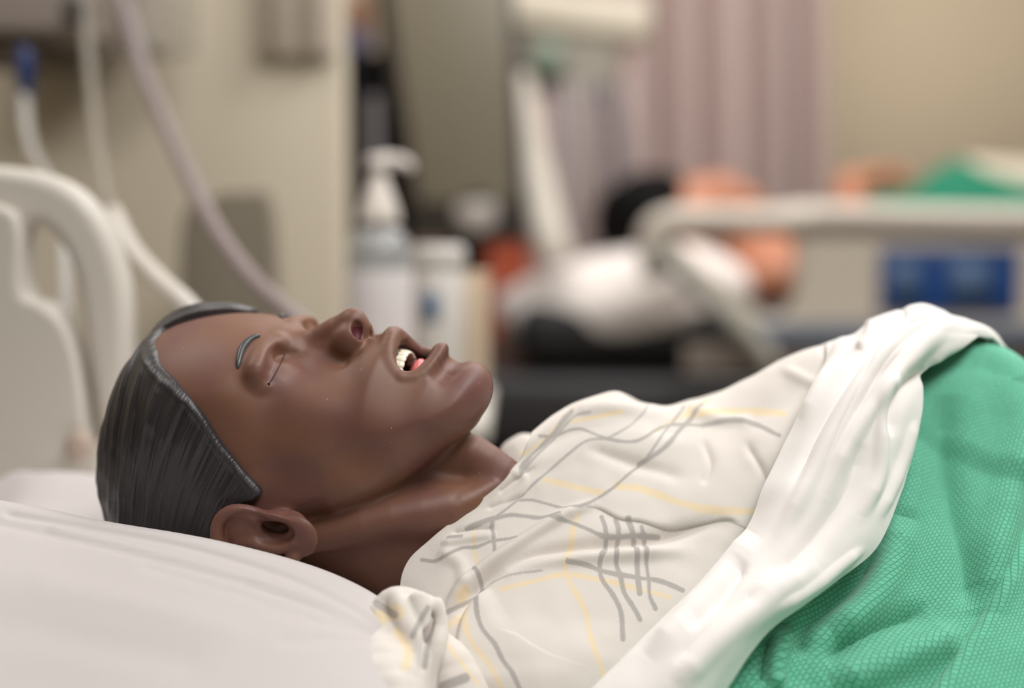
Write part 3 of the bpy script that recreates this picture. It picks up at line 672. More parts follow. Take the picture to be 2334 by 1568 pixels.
# ---- gown
zc = lambda L: [(800 + a / 2.279, 880 + b / 2.279) for a, b in L]
GREY = [([(975, 262), (1060, 262), (1130, 235), (1190, 228), (1250, 250), (1310, 275), (1390, 292), (1470, 292), (1530, 270), (1590, 230), (1650, 208), (1720, 205), (1823, 210)], 16), ([(1150, 140), (1100, 185), (1060, 240), (1010, 290), (950, 350), (890, 420), (880, 450)], 26),
        ([(1240, 145), (1170, 160), (1120, 200), (1060, 270), (1020, 310), (960, 370), (900, 430)], 12), ([(1310, 280), (1240, 285), (1180, 315), (1100, 380), (1020, 450), (950, 510), (890, 570), (850, 610), (760, 680)], 13),
        ([(1530, 130), (1480, 180), (1430, 225), (1350, 270), (1310, 280)], 10), ([(1730, 120), (1680, 180), (1630, 240), (1580, 310), (1520, 390), (1440, 460), (1350, 540), (1260, 600), (1180, 640), (1110, 640), (1020, 615), (940, 595), (860, 600)], 14),
        ([(1823, 110), (1770, 170), (1700, 240), (1650, 300), (1590, 350), (1500, 400)], 26), ([(600, 742), (700, 706), (760, 690), (830, 675), (900, 680), (980, 690), (1080, 680)], 24), ([(1040, 700), (1130, 710), (1210, 740), (1290, 770), (1380, 775), (1480, 765), (1600, 765)], 22),
        ([(1220, 632), (1300, 640), (1400, 690), (1500, 700), (1640, 735), (1823, 710), (1950, 700), (2050, 745)], 7), ([(735, 710), (735, 760), (745, 830), (750, 870)], 22), ([(645, 965), (670, 1010), (683, 1050)], 26), ([(690, 1050), (600, 1110), (490, 1185)], 22),
        ([(655, 1110), (660, 1200), (690, 1280), (750, 1350), (790, 1430), (840, 1500), (890, 1600)], 26), ([(1300, 680), (1320, 740), (1325, 850), (1290, 910), (1300, 1000), (1360, 1090), (1400, 1180), (1410, 1320)], 26),
        ([(1375, 690), (1390, 760), (1380, 850), (1375, 920), (1400, 1000), (1420, 1080), (1470, 1160), (1500, 1220)], 26), ([(1440, 690), (1470, 780), (1480, 880), (1490, 1000), (1500, 1080)], 32), ([(1510, 730), (1530, 800), (1530, 900), (1545, 1010), (1550, 1090), (1580, 1160)], 24),
        ([(1120, 920), (1220, 935), (1300, 965), (1400, 985), (1500, 1000), (1600, 1015), (1720, 1065)], 26), ([(370, 905), (440, 915), (510, 890), (580, 850), (660, 840), (740, 810), (860, 800)], 20), ([(510, 800), (575, 793)], 26), ([(730, 1020), (850, 985), (990, 965)], 10),
        ([(1823, 210), (2005, 195), (2120, 215), (2225, 262)], 26)]
YEL = [([(1000, 490), (1100, 510), (1200, 540), (1300, 560)], 34), ([(1380, 520), (1500, 535), (1600, 570), (1700, 610), (1850, 645), (2100, 660)], 42), ([(1170, 680), (1150, 760), (1140, 850), (1110, 950), (1130, 1020), (1180, 1100), (1220, 1180), (1240, 1300), (1290, 1450), (1330, 1600)], 30),
       ([(780, 1060), (950, 1020), (1100, 985), (1300, 1010), (1500, 1060), (1650, 1100)], 28), ([(640, 760), (640, 850), (660, 930)], 18), ([(595, 1060), (560, 1110)], 40), ([(480, 1270), (570, 1200)], 40), ([(610, 1120), (600, 1250), (640, 1350), (720, 1450), (800, 1600)], 26),
       ([(1150, 190), (1300, 160), (1400, 140)], 26), ([(1755, 160), (2050, 140), (2250, 150)], 40), ([(880, 360), (1000, 280), (1150, 130)], 18), ([(1560, 250), (1700, 170), (1850, 90)], 20)]
def gown_mat():
    m = mat('gown_print', (222, 215, 208), rough=.92, spec=.12, sheen=.15); nt = m.node_tree; L = nt.links.new; b = nt.nodes['Principled BSDF']
    def at_(n): a = nt.nodes.new('ShaderNodeAttribute'); a.attribute_name = n; return a.outputs['Fac']
    tc = [n for n in nt.nodes if n.type == 'TEX_COORD'][0]
    n = nt.nodes.new('ShaderNodeTexNoise'); n.inputs['Scale'].default_value = 700; n.inputs['Detail'].default_value = 3; L(tc.outputs['Object'], n.inputs['Vector'])
    c = lin((222, 215, 208))
    for nm, col, st in (('yellow_print', (236, 214, 172), .7), ('grey_print', (172, 167, 163), .9)):
        s = nt.nodes.new('ShaderNodeMath'); s.operation = 'MULTIPLY_ADD'; s.inputs[1].default_value = .9; L(n.outputs['Fac'], s.inputs[0]); L(at_(nm), s.inputs[2])
        r = nt.nodes.new('ShaderNodeMapRange'); r.inputs[1].default_value = 1.05; r.inputs[2].default_value = .05; r.inputs[3].default_value = 0; r.inputs[4].default_value = st
        L(s.outputs[0], r.inputs[0]); x = nt.nodes.new('ShaderNodeMix'); x.data_type = 'RGBA'; L(r.outputs[0], x.inputs[0])
        if isinstance(c, tuple): x.inputs[6].default_value = c
        else: L(c, x.inputs[6])
        x.inputs[7].default_value = lin(col); c = x.outputs[2]
    L(c, b.inputs['Base Color'])
    w = nt.nodes.new('ShaderNodeTexNoise'); w.inputs['Scale'].default_value = 1100; L(tc.outputs['Object'], w.inputs['Vector'])
    bp = nt.nodes.new('ShaderNodeBump'); bp.inputs['Strength'].default_value = .25; bp.inputs['Distance'].default_value = .0004; L(w.outputs['Fac'], bp.inputs['Height']); L(bp.outputs[0], b.inputs['Normal'])
    return m
M_gown = gown_mat()
def prints(o, PX, PY, grey=GREY, yel=YEL):
    for nm, LS, conv in (('grey_print', grey, 1), ('yellow_print', yel, 1)):
        best = np.full(PX.shape, 9.)
        for pl, w_ in LS:
            d = pdist(PX, PY, zc(pl)); wv = w_ / 2.279 / 2 * (1 + .25 * vnoise(PX / 23., PY / 23.)); best = np.minimum(best, (d - wv * .86) * .27)
        attr(o, nm, best.ravel())
GC = [
 [(1260, 1100, 1.08), (1330, 1040, 1.08), (1420, 990, 1.09), (1500, 1000, 1.09), (1650, 980, 1.09), (1800, 930, 1.09), (1950, 900, 1.08), (2150, 860, 1.08)],
 [(1226, 984, .93), (1300, 928, .95), (1400, 896, .96), (1482, 931, .97), (1640, 896, .98), (1800, 815, .98), (1905, 779, .98), (2080, 745, .975)],
 [(1176, 1062, .897), (1275, 1010, .912), (1400, 980, .92), (1520, 992, .925), (1660, 985, .93), (1800, 930, .93), (1930, 880, .935), (2100, 850, .94)],
 [(1130, 1112, .885), (1230, 1085, .895), (1370, 1070, .90), (1510, 1070, .905), (1650, 1060, .905), (1780, 1020, .905), (1900, 980, .91), (2060, 940, .92)],
 [(1060, 1166, .877), (1190, 1150, .882), (1340, 1140, .885), (1500, 1145, .887), (1640, 1145, .887), (1770, 1110, .89), (1880, 1070, .895), (2030, 1030, .90)],
 [(988, 1226, .868), (1120, 1218, .866), (1280, 1212, .868), (1430, 1222, .87), (1590, 1225, .872), (1740, 1200, .875), (1860, 1170, .88), (1975, 1130, .885)],
 [(930, 1280, .86), (1060, 1290, .852), (1230, 1300, .848), (1400, 1312, .85), (1560, 1325, .852), (1710, 1320, .856), (1830, 1300, .86), (1925, 1260, .868)],
 [(914, 1345, .852), (1040, 1385, .832), (1210, 1400, .826), (1390, 1412, .83), (1550, 1430, .833), (1690, 1440, .84), (1820, 1430, .845), (1875, 1390, .848)],
 [(930, 1430, .842), (1050, 1480, .815), (1220, 1500, .806), (1390, 1520, .81), (1550, 1540, .815), (1690, 1550, .82), (1820, 1540, .83), (1865, 1500, .835)],
 [(985, 1560, .832), (1080, 1600, .80), (1230, 1640, .79), (1390, 1660, .795), (1550, 1680, .80), (1690, 1690, .81), (1820, 1680, .82), (1960, 1640, .83)],
 [(1010, 1760, .83), (1100, 1800, .80), (1240, 1840, .79), (1390, 1860, .795), (1550, 1880, .80), (1690, 1890, .81), (1820, 1880, .82), (1960, 1840, .83)]]
GC = [[('w', float(at(*c)[0]), 1.15, .80) for c in GC[0]]] + GC + [[('w', float(at(*c)[0]), .77, .79) for c in GC[-1]]]
gown, PX, PY, GP = cloth('hospital_gown', GC, 420, 460, M_gown, manikin, wob=(1.2, 30), seed=1,
    ridges=[(zc([(480, 1190), (570, 1060), (690, 950), (830, 850), (980, 750), (1120, 670), (1260, 610)]), 4.6, 11), (zc([(560, 1210), (660, 1050), (800, 960), (1000, 880), (1300, 830), (1600, 790), (1900, 700)]), -6.0, 17),
            (zc([(700, 1030), (900, 930), (1150, 890), (1450, 870), (1750, 850)]), 4.5, 16), (zc([(1140, 140), (1300, 110), (1480, 125), (1640, 150)]), 2.5, 14), ([(1700, 1010), (1740, 1080), (1765, 1160)], -2, 10), ([(1600, 1000), (1620, 1060), (1600, 1110)], -1.6, 10),
            (zc([(830, 450), (900, 480), (860, 560), (740, 650)]), 1.6, 8), (zc([(760, 560), (840, 500), (960, 420)]), -1.6, 7), (zc([(700, 640), (800, 610), (900, 570)]), -1.5, 7), (zc([(520, 770), (620, 750), (740, 740)]), -2., 7), (zc([(470, 830), (600, 800), (760, 775)]), 1.8, 8),
            ([(1560, 925), (1640, 960), (1720, 965)], 2.5, 14), ([(1330, 1020), (1450, 1060), (1560, 1090)], -2.2, 16), ([(1780, 840), (1860, 880), (1900, 900)], 2, 12), ([(1870, 790), (1900, 830), (1905, 870)], -3, 9), ([(1000, 1260), (1050, 1290), (1060, 1350)], 2, 16)],
    steps=[(zc([(600, 1640), (568, 1450), (572, 1280), (602, 1170), (660, 1085), (730, 1040)]), 5.5, 4, 70), (zc([(1220, 625), (1300, 636), (1400, 685), (1500, 697), (1640, 730), (1823, 705), (1960, 690), (2050, 740)]), -2.0, 2.2, 50)])
prints(gown, PX, PY)
# the far side of the neckline, standing up behind the neck
col_, PX, PY, _ = cloth('neckline_hem', [[(1150, 1110, 1.00), (1180, 1060, 1.005), (1215, 1040, 1.0), (1260, 1060, .99)], [(1128, 1070, .995), (1146, 1018, 1.0), (1190, 992, 1.0), (1250, 1000, .985)],
    [(1132, 1080, .985), (1152, 1030, .985), (1196, 1004, .98), (1250, 1010, .97)], [(1150, 1130, .965), (1180, 1090, .955), (1225, 1070, .95), (1270, 1080, .945)]], 50, 60, M_gown, gown, wob=(.6, 15))
prints(col_, PX, PY)
# the sleeve gathered into a bunch on the near shoulder
set_grid((-150, 640, 800), (60, 900, 935), 1.15)
K = Field(np.full((NX, NY, NZ), 40., np.float32))
q = lambda *L: np.array([at(a, b, c) * 1000 for a, b, c in L])
K.chain(q((856, 1425, .805), (872, 1385, .805), (905, 1366, .805), (950, 1372, .803), (993, 1388, .80)), [4, 6.5, 7.5, 6.5, 4.5], 2, sym=False, n=14)
K.chain(q((862, 1400, .80), (880, 1435, .795), (915, 1480, .785), (935, 1560, .775), (940, 1680, .77)), [7, 9, 9, 10, 12], 2.2, sym=False, n=12)
K.chain(q((905, 1368, .80), (928, 1410, .79), (948, 1470, .78), (952, 1540, .775), (950, 1680, .77)), [6, 7, 6.5, 6.5, 8], 2.2, sym=False, n=12)
K.chain(q((955, 1372, .795), (962, 1400, .79), (968, 1440, .785)), [6, 5, 3], 2.2, sym=False, n=8)
K.chain(q((1000, 1378, .80), (1003, 1425, .795), (992, 1480, .785), (970, 1540, .78), (960, 1680, .775)), [3.5, 4.5, 5.5, 6.5, 8], 2.2, sym=False, n=12)
K.chain(q((850, 1468, .79), (862, 1540, .765), (880, 1660, .75)), [9, 17, 24], 6, sym=False, n=8)
K.chain(q((905, 1490, .78), (900, 1560, .765), (905, 1680, .76)), [10, 14, 20], 4, sym=False, n=8)
K.chain(q((1003, 1450, .81), (1040, 1482, .808), (1070, 1530, .80), (1110, 1610, .795), (1130, 1700, .79)), [2.5, 4.2, 4.6, 5, 6], 1.5, sym=False, n=14)
K.chain(q((1000, 1470, .815), (1030, 1540, .80), (1050, 1680, .79)), [9, 15, 20], 4, sym=False, n=8)
K.chain(q((975, 1440, .785), (972, 1480, .775), (965, 1520, .77)), [2.5, 3.5, 2.5], 3, 'sub', sym=False)
K.chain(q((948, 1425, .775), (965, 1470, .77), (968, 1540, .765)), [1.8, 2.4, 2], 3, 'sub', sym=False)
KV, KF = surface_nets(K.a); KV = relax(KV, KF, 2)
kn = np.stack([vnoise(KV[:, 0] / 9 + s_, KV[:, 1] / 9, KV[:, 2] / 16) for s_ in (0, 50, 90)], 1); KV = KV + kn * .9
knot = mesh_obj('gathered_sleeve', KV / 1000, KF, M_gown, gown)
KPX, KPY = project(KV / 1000)
kg = [([(858, 1375), (885, 1392), (900, 1402)], 16), ([(975, 1385), (955, 1420), (940, 1450)], 12), ([(985, 1420), (975, 1470), (968, 1520)], 12), ([(1010, 1565), (1060, 1545)], 22)]; ky = [([(842, 1425), (880, 1400), (905, 1395)], 34), ([(905, 1440), (930, 1480), (925, 1520)], 18), ([(1020, 1470), (1060, 1520), (1090, 1560)], 8)]
for nm, LS in (('grey_print', kg), ('yellow_print', ky)):
    b_ = np.full(KPX.shape, 9.)
    for pl, w_ in LS: b_ = np.minimum(b_, (pdist(KPX, KPY, pl) - w_ / 2) * .25)
    attr(knot, nm, b_)
# ---- white sheet turned down over the blanket
left = [(1885, 845, .935), (1850, 905, .908), (1795, 1010, .888), (1748, 1110, .868), (1695, 1225, .848), (1590, 1350, .822), (1500, 1430, .802), (1400, 1530, .782), (1290, 1660, .765), (1200, 1850, .75)]
right = [(2222, 770, .955), (2113, 832, .925), (2092, 950, .90), (2048, 1120, .872), (1988, 1250, .845), (1858, 1352, .815), (1745, 1436, .795), (1650, 1570, .775), (1560, 1740, .76), (1480, 1900, .75)]
SCt = [[(1930, 900, 1.10), (1985, 880, 1.10), (2030, 850, 1.10), (2090, 840, 1.10), (2150, 840, 1.10), (2220, 870, 1.10), (2300, 900, 1.10), (2360, 960, 1.10)],
       [(1890, 790, .985), (1950, 770, .985), (1996, 732, .985), (2050, 712, .985), (2110, 701, .985), (2190, 734, .985), (2262, 764, .985), (2290, 812, .99)]]
for i_, (l, r_) in enumerate(zip(left, right)):
    row = []
    for k in range(8):
        t = k / 7; x = l[0] + (r_[0] - l[0]) * t; y = l[1] + (r_[1] - l[1]) * t; Y = l[2] + (r_[2] - l[2]) * t - .022 * math.sin(math.pi * min(1, t * 1.02)) ** .6
        if i_ == 0: y -= 30 * math.sin(math.pi * t)
        row.append((x, y, Y))
    SCt.append(row)
def on_bed(row, Y, z, sx=1.0):
    return [('w', float((at(*c) if len(c) == 3 else np.array(c[1:]))[0]) * sx, Y, z) for c in row]
SCt = [on_bed(SCt[0], 1.165, .80)] + SCt + [on_bed(SCt[-1], .64, .792)]
sheet, *_ = cloth('turned_down_sheet', SCt, 460, 260, M_sheet, None, wob=(1.0, 34), seed=5, thick=.0022, zmin=.787,
    ridges=[([(2100, 712), (2030, 790), (1960, 880), (1890, 1010), (1830, 1130), (1770, 1240)], 4.5, 16), ([(2060, 720), (1990, 800), (1930, 880), (1860, 1000), (1810, 1110)], -3.5, 13), ([(2190, 735), (2120, 770), (2050, 840), (1990, 920), (1930, 1020), (1880, 1130)], 5, 16),
            ([(2140, 735), (2070, 790), (2000, 870), (1940, 960)], -3.5, 12), ([(2110, 840), (2060, 880), (2030, 930), (2022, 1000)], -5.5, 15), ([(2040, 870), (2010, 900), (2006, 980), (2000, 1080), (1960, 1180)], 4.5, 13),
            ([(1960, 1010), (1930, 1120), (1850, 1230), (1760, 1330)], -4, 22), ([(1720, 1220), (1660, 1300), (1580, 1400), (1480, 1500)], 5, 22), ([(1700, 1280), (1650, 1360), (1560, 1440)], -5, 16), ([(1860, 1290), (1740, 1370), (1620, 1470), (1540, 1560)], 5, 26), ([(1740, 1350), (1640, 1420), (1540, 1520)], -4, 18),
            ([(1996, 735), (1985, 770), (1960, 800)], 4, 9), ([(2060, 706), (2062, 740)], -6, 8), ([(2000, 760), (2040, 720)], -2, 7), ([(1930, 775), (1890, 850), (1830, 960)], 3, 12), ([(2280, 812), (2220, 780), (2150, 795), (2110, 835)], 3, 9), ([(2130, 712), (2040, 770), (1990, 830), (1930, 940), (1880, 1050)], -1.6, 3.5), ([(2190, 730), (2140, 722), (2080, 760), (2010, 830), (1960, 910)], -1.6, 3.5), ([(1960, 1250), (1870, 1320), (1760, 1390)], 3, 8), ([(2080, 960), (2050, 1060), (2000, 1180)], 3, 9)])
tag(sheet, 'white sheet turned down in a band over the green blanket on the near bed', 'sheet')
# ---- green blanket
def blanket_mat(name, rgb, dark):
    m = mat(name, rgb, rough=.95, spec=.1, sheen=.25); nt = m.node_tree; L = nt.links.new; b = nt.nodes['Principled BSDF']
    uv = nt.nodes.new('ShaderNodeUVMap'); uv.uv_map = 'weave'
    br = nt.nodes.new('ShaderNodeTexBrick'); br.inputs['Scale'].default_value = 1; br.inputs['Brick Width'].default_value = .0030; br.inputs['Row Height'].default_value = .0027
    br.inputs['Mortar Size'].default_value = .00028; br.inputs['Mortar Smooth'].default_value = .6; br.offset = .5
    br.inputs['Color1'].default_value = lin(rgb); br.inputs['Color2'].default_value = lin(tuple(min(255, int(v * 1.05)) for v in rgb)); br.inputs['Mortar'].default_value = lin(dark)
    mp = nt.nodes.new('ShaderNodeMapping'); mp.inputs['Rotation'].default_value = (0, 0, math.radians(8)); L(uv.outputs[0], mp.inputs[0]); L(mp.outputs[0], br.inputs['Vector'])
    L(br.outputs['Color'], b.inputs['Base Color'])
    bp = nt.nodes.new('ShaderNodeBump'); bp.invert = True; bp.inputs['Strength'].default_value = .8; bp.inputs['Distance'].default_value = .0008; L(br.outputs['Fac'], bp.inputs['Height']); L(bp.outputs[0], b.inputs['Normal'])
    return m
M_green = blanket_mat('green_waffle', (108, 188, 158), (84, 168, 138))
BC = [[(2060, 900, 1.12), (2150, 890, 1.12), (2250, 900, 1.12), (2340, 950, 1.12), (2480, 1050, 1.12), (2700, 1150, 1.12)],
      [(2040, 800, .985), (2150, 782, .985), (2240, 785, .985), (2334, 850, .985), (2470, 960, .985), (2700, 1080, .985)],
      [(2075, 860, .945), (2160, 850, .945), (2240, 860, .948), (2330, 920, .95), (2460, 1020, .95), (2680, 1140, .95)],
      [(2050, 960, .925), (2140, 960, .925), (2230, 970, .925), (2320, 1010, .925), (2450, 1110, .92), (2660, 1220, .92)],
      [(2010, 1110, .897), (2110, 1110, .897), (2210, 1110, .897), (2310, 1140, .895), (2440, 1210, .89), (2640, 1310, .89)],
      [(1950, 1240, .872), (2060, 1240, .870), (2180, 1245, .868), (2290, 1265, .865), (2430, 1320, .86), (2620, 1400, .86)],
      [(1830, 1335, .842), (1980, 1350, .842), (2130, 1370, .842), (2270, 1390, .84), (2420, 1430, .835), (2610, 1500, .835)],
      [(1720, 1420, .818), (1890, 1450, .818), (2070, 1480, .818), (2240, 1505, .816), (2410, 1540, .81), (2600, 1600, .81)],
      [(1620, 1560, .795), (1820, 1590, .795), (2030, 1620, .795), (2220, 1640, .792), (2400, 1670, .79), (2600, 1720, .79)],
      [(1540, 1800, .78), (1780, 1840, .78), (2010, 1860, .78), (2210, 1880, .78), (2400, 1900, .78), (2600, 1940, .78)]]
BC = [on_bed(BC[0], 1.175, .80)] + BC + [on_bed(BC[-1], .64, .79)]
for i_, row in enumerate(BC):
    yy = row[-1][2]; fl = i_ in (0, len(BC) - 1)
    for X_, h in ((.66, .155), (.86, .13), (1.04, .12), (1.2, .145), (1.29, .03)):
        legs = .55 * (math.exp(-((yy - .88) / .07) ** 2) + math.exp(-((yy - 1.03) / .07) ** 2)) + .45 * math.exp(-((yy - .955) / .13) ** 2)
        row.append(('w', X_, yy, .79 if fl else .795 + h * min(1.05, legs)))
blk, *_ = cloth('green_blanket', BC, 400, 560, M_green, None, wob=(1.3, 45), seed=8, thick=.003, zmin=.781,
    ridges=[([(2260, 800), (2310, 900), (2325, 1020), (2300, 1150), (2270, 1290), (2250, 1400)], 11, 42), ([(2150, 900), (2150, 1020), (2170, 1150), (2210, 1290), (2220, 1380)], -8, 36), ([(2060, 1180), (2030, 1290), (1980, 1380), (1900, 1440)], 9, 34),
            ([(2000, 1250), (1940, 1340), (1850, 1420), (1830, 1500)], -11, 24), ([(2200, 1440), (2050, 1500), (1900, 1560)], 10, 34), ([(2120, 1380), (1990, 1430), (1880, 1500)], -9, 24), ([(1760, 1440), (1745, 1500), (1735, 1568)], -10, 13), ([(1790, 1430), (1775, 1500), (1770, 1568)], 6, 12), ([(2060, 1000), (2075, 1100), (2060, 1180)], 3, 26)],
    steps=[([(2400, 1100), (2334, 1235), (2290, 1330), (2240, 1420), (2180, 1510), (2120, 1600), (2080, 1700)], -10, 9, 260)])
tag(blk, 'mint green waffle-weave blanket over the dark-skinned manikin on the near bed', 'blanket')
# ------------------------------------------------------------------ the room
def struct(name, v, f, m, smooth=False):
    return tag(mesh_obj(name, v, f, m, smooth=smooth), kind='structure')
M_wall = mat('beige_wall', (196, 183, 160), rough=.85, spec=.2, bump=(60, .05, .001))
M_wall2 = mat('olive_beige_wall', (196, 179, 154), rough=.85, spec=.2)
M_panel = mat('taupe_partition', (216, 204, 184), rough=.6, spec=.3)
M_floor = mat('vinyl_floor', (120, 112, 104), rough=.35, noise=((104, 98, 92), 9, .4, .6))
YB = 4.7
struct('floor', *box(-2.2, 3.2, -1.4, YB, -.05, 0), M_floor)
struct('wall_back', *box(-2.2, 3.2, YB, YB + .1, 0, 2.8), M_wall2)
struct('wall_left', *box(-2.3, -2.2, -1.4, YB + .1, 0, 2.8), M_wall)
struct('wall_right', *box(3.2, 3.3, -1.4, YB + .1, 0, 2.8), M_wall)
struct('ceiling', *box(-2.3, 3.3, -1.4, YB + .1, 2.8, 2.9), mat('ceiling_white', (225, 222, 214), rough=.9))
struct('baseboard_back', *box(-2.2, 3.2, YB - .015, YB, 0, .1), mat('dark_baseboard', (70, 64, 60), rough=.6))
struct('wall_front', *box(-2.3, 3.3, -1.5, -1.4, 0, 2.8), M_wall)
# partition behind the head of the near bed, its end at the dark housing
PYd = 2.25
ex = at(776, 300, PYd)[0]
pw = struct('trim_1', *box(-2.2, ex, PYd, PYd + .12, 0, 2.8), M_panel); pw.name = 'wall_middle'; bevel(pw, .01)
# ---- things at the partition
def part(name, v, f, m, par, bv=0, smooth=True):
    o = mesh_obj(name, v, f, m, par, smooth=smooth)
    if bv: bevel(o, bv, 3)
    return o
def pbox(x0, x1, y0, y1, Y, dep):
    """box whose front face fills a rectangle of the view at depth Y, dep metres deep"""
    a = at(x0, y1, Y); b = at(x1, y0, Y); return box(a[0], b[0], Y, Y + dep, a[2], b[2])
# grey equipment housing at the top left, hung on the partition
hz = thing('equipment_box', at(40, 60, 1.95), 'grey wall-hung equipment box at the top left corner with a dark underside', 'box')
part('housing', *pbox(-160, 178, -260, 78, 1.95, .28), mat('housing_grey', (150, 138, 130), rough=.5), hz, .012)
part('bottom_tray', *pbox(-160, 70, 80, 122, 1.97, .24), mat('tray_brown', (92, 78, 68), rough=.6), hz, .006)
v, f = lathe([(.001, 0), (.016, 0), (.018, .004), (.018, .030), (.014, .036), (.001, .036)], 20); v = np.array([(a, -c, b) for a, b, c in v]) + at(186, 28, 1.93)
part('knob', v, f, mat('knob_dark', (58, 54, 52), rough=.5), hz)
# blue connector and its tube
M_tube = mat('clear_tubing', (196, 192, 186), rough=.35, spec=.5, alpha=.75)
M_tube2 = mat('mauve_tubing', (152, 137, 138), rough=.35, spec=.5, alpha=.85)
M_tubew = mat('white_tubing', (214, 208, 200), rough=.35, spec=.5)
def pxtube(name, pts, r, m, label=None, cat=None, par=None, seg=60, group=None):
    P = np.array([at(*p) for p in pts]); v, f = tube(P, r, 12, seg); o = mesh_obj(name, v, f, m, par)
    if label: tag(o, label, cat, group)
    return o
bc = thing('blue_connector', at(55, 160, 1.75), 'dark blue hose connector hanging under the grey equipment box', 'connector')
zt = at(55, 105, 1.75); zb = at(55, 222, 1.75)
v, f = lathe([(.001, zb[2] - 0), (.007, zb[2]), (.008, zb[2] + .01), (.008, zb[2] + .018), (.010, zb[2] + .022), (.010, zt[2] - .012), (.007, zt[2] - .006), (.007, zt[2]), (.001, zt[2])], 20, (zt[0], 1.75, 0))
part('shell', v, f, mat('connector_blue', (24, 50, 104), rough=.4), bc)
o = pxtube('hose', [(54, 215, 1.75), (62, 300, 1.72), (80, 360, 1.65), (112, 420, 1.55), (140, 520, 1.5), (150, 700, 1.42), (155, 1000, 1.34), (160, 1500, 1.30)], .007, M_tube, par=bc)
dt = thing('drip_tube', at(190, 0, 1.8), 'whitish plastic tube running down past the side rail to behind the dark hair', 'tube')
M_thin = mat('thin_tubing', (168, 160, 148), rough=.35, alpha=.55)
pxtube('thin_hose', [(190, -60, 1.8), (198, 80, 1.78), (208, 200, 1.72), (222, 340, 1.6), (242, 440, 1.52), (262, 500, 1.46)], .0062, M_thin, par=dt)
pxtube('wide_hose', [(258, 486, 1.47), (280, 535, 1.42), (310, 582, 1.37), (365, 640, 1.3), (430, 700, 1.24), (500, 800, 1.25), (560, 960, 1.26), (590, 1300, 1.27), (600, 1700, 1.27)], .0092, M_tubew, par=dt)
pxtube('breathing_tube', [(240, -80, 1.9), (285, 20, 1.85), (322, 150, 1.8), (375, 280, 1.72), (430, 400, 1.62), (490, 520, 1.52), (570, 630, 1.42), (660, 715, 1.32), (740, 790, 1.28), (800, 930, 1.27), (830, 1300, 1.27), (840, 1700, 1.27)], .0092, M_tube2,
       'mauve translucent tube sweeping down across the beige partition to behind the forehead', 'tube')
# clear container on the partition
cc = thing('suction_canister', at(320, 60, 2.1), 'faint clear plastic canister mounted on the partition above the mauve tube', 'canister')
z0 = at(320, 128, 2.12)[2]; x0 = at(345, 60, 2.12)[0]
v, f = lathe([(.001, 0), (.050, 0), (.058, .01), (.062, .12), (.066, .24), (.066, .25), (.001, .25)], 32, (x0, 2.14, z0))
M_clear = mat('clear_plastic', (196, 188, 178), rough=.25, alpha=.35)
part('jar', v, f, M_clear, cc)
for px in (205, 352):
    v, f = pbox(px - 16, px + 16, 96, 130, 2.06, .03); part('clip', v, f, mat('clip_grey', (140, 132, 120), rough=.5), cc, .004)
rk = thing('wall_rack', at(660, 40, 2.2), 'pale wall rack with two dark slots near the upper end of the partition', 'rack')
part('back_plate', *pbox(585, 760, -200, 128, 2.225, .02), mat('rack_beige', (196, 182, 168), rough=.5), rk, .004)
for px in (622, 702): part('slot', *pbox(px - 13, px + 13, -190, 122, 2.212, .02), mat('slot_taupe', (150, 136, 120), rough=.7), rk, .002)
# ---- dark cart with screen
M_black = mat('black_housing', (7, 6, 7), rough=.6, spec=.15); M_bez = mat('dark_bezel', (62, 55, 52), rough=.4); M_scr = mat('grey_screen', (132, 124, 108), rough=.35, spec=.4)
mo = thing('computer_monitor', at(1010, 500, 2.9), 'large grey tilted screen with a dark bezel and a round pale badge below', 'monitor')
def quadbox(P, Y0, dep, Y1=None):
    """slab from a four-sided outline in the view (top-left, top-right, bottom-right, bottom-left)"""
    a = [at(x, y, Y0) for x, y in P]; b = [p + np.array([0, dep, 0]) for p in a]
    return np.array(a + b), [(0, 1, 2, 3), (7, 6, 5, 4), (0, 4, 5, 1), (1, 5, 6, 2), (2, 6, 7, 3), (3, 7, 4, 0)]
part('bezel', *quadbox([(842, -160), (1165, -160), (1205, 548), (938, 548)], 2.9, .05), M_bez, mo, .008)
part('screen', *quadbox([(872, -140), (1150, -140), (1172, 462), (955, 462)], 2.885, .02), M_scr, mo, .002)
v, f = lathe([(.001, 0), (.040, 0), (.044, .004), (.040, .010), (.001, .010)], 28); v = np.array([(a, -c, b) for a, b, c in v]) + at(1085, 484, 2.895)
part('badge', v, f, mat('badge_silver', (196, 186, 180), rough=.3, metal=0, coat=.5), mo)
part('stand', *quadbox([(1020, 548), (1110, 548), (1110, 760), (1020, 760)], 2.93, .05), M_black, mo, .006)
dk = thing('black_cabinet', at(810, 400, 3.0), 'narrow black upright housing between the partition and the grey screen', 'cabinet')
part('body', *quadbox([(735, 118), (905, 118), (960, 1300), (735, 1300)], 3.02, .25), M_black, dk, .01)
part('side_frame', *quadbox([(838, -160), (870, -160), (935, 540), (902, 540)], 2.96, .05), M_black, dk, .004)
bxs = thing('supply_box', at(790, 60, 3.0), 'small orange-brown and blue box on top of the black housing', 'box')
part('upper_half', *pbox(752, 832, -10, 66, 3.05, .1), mat('box_orange', (150, 98, 70), rough=.6), bxs, .004)
part('lower_half', *pbox(752, 832, 66, 118, 3.05, .1), mat('box_blue', (34, 52, 120), rough=.5), bxs, .004)
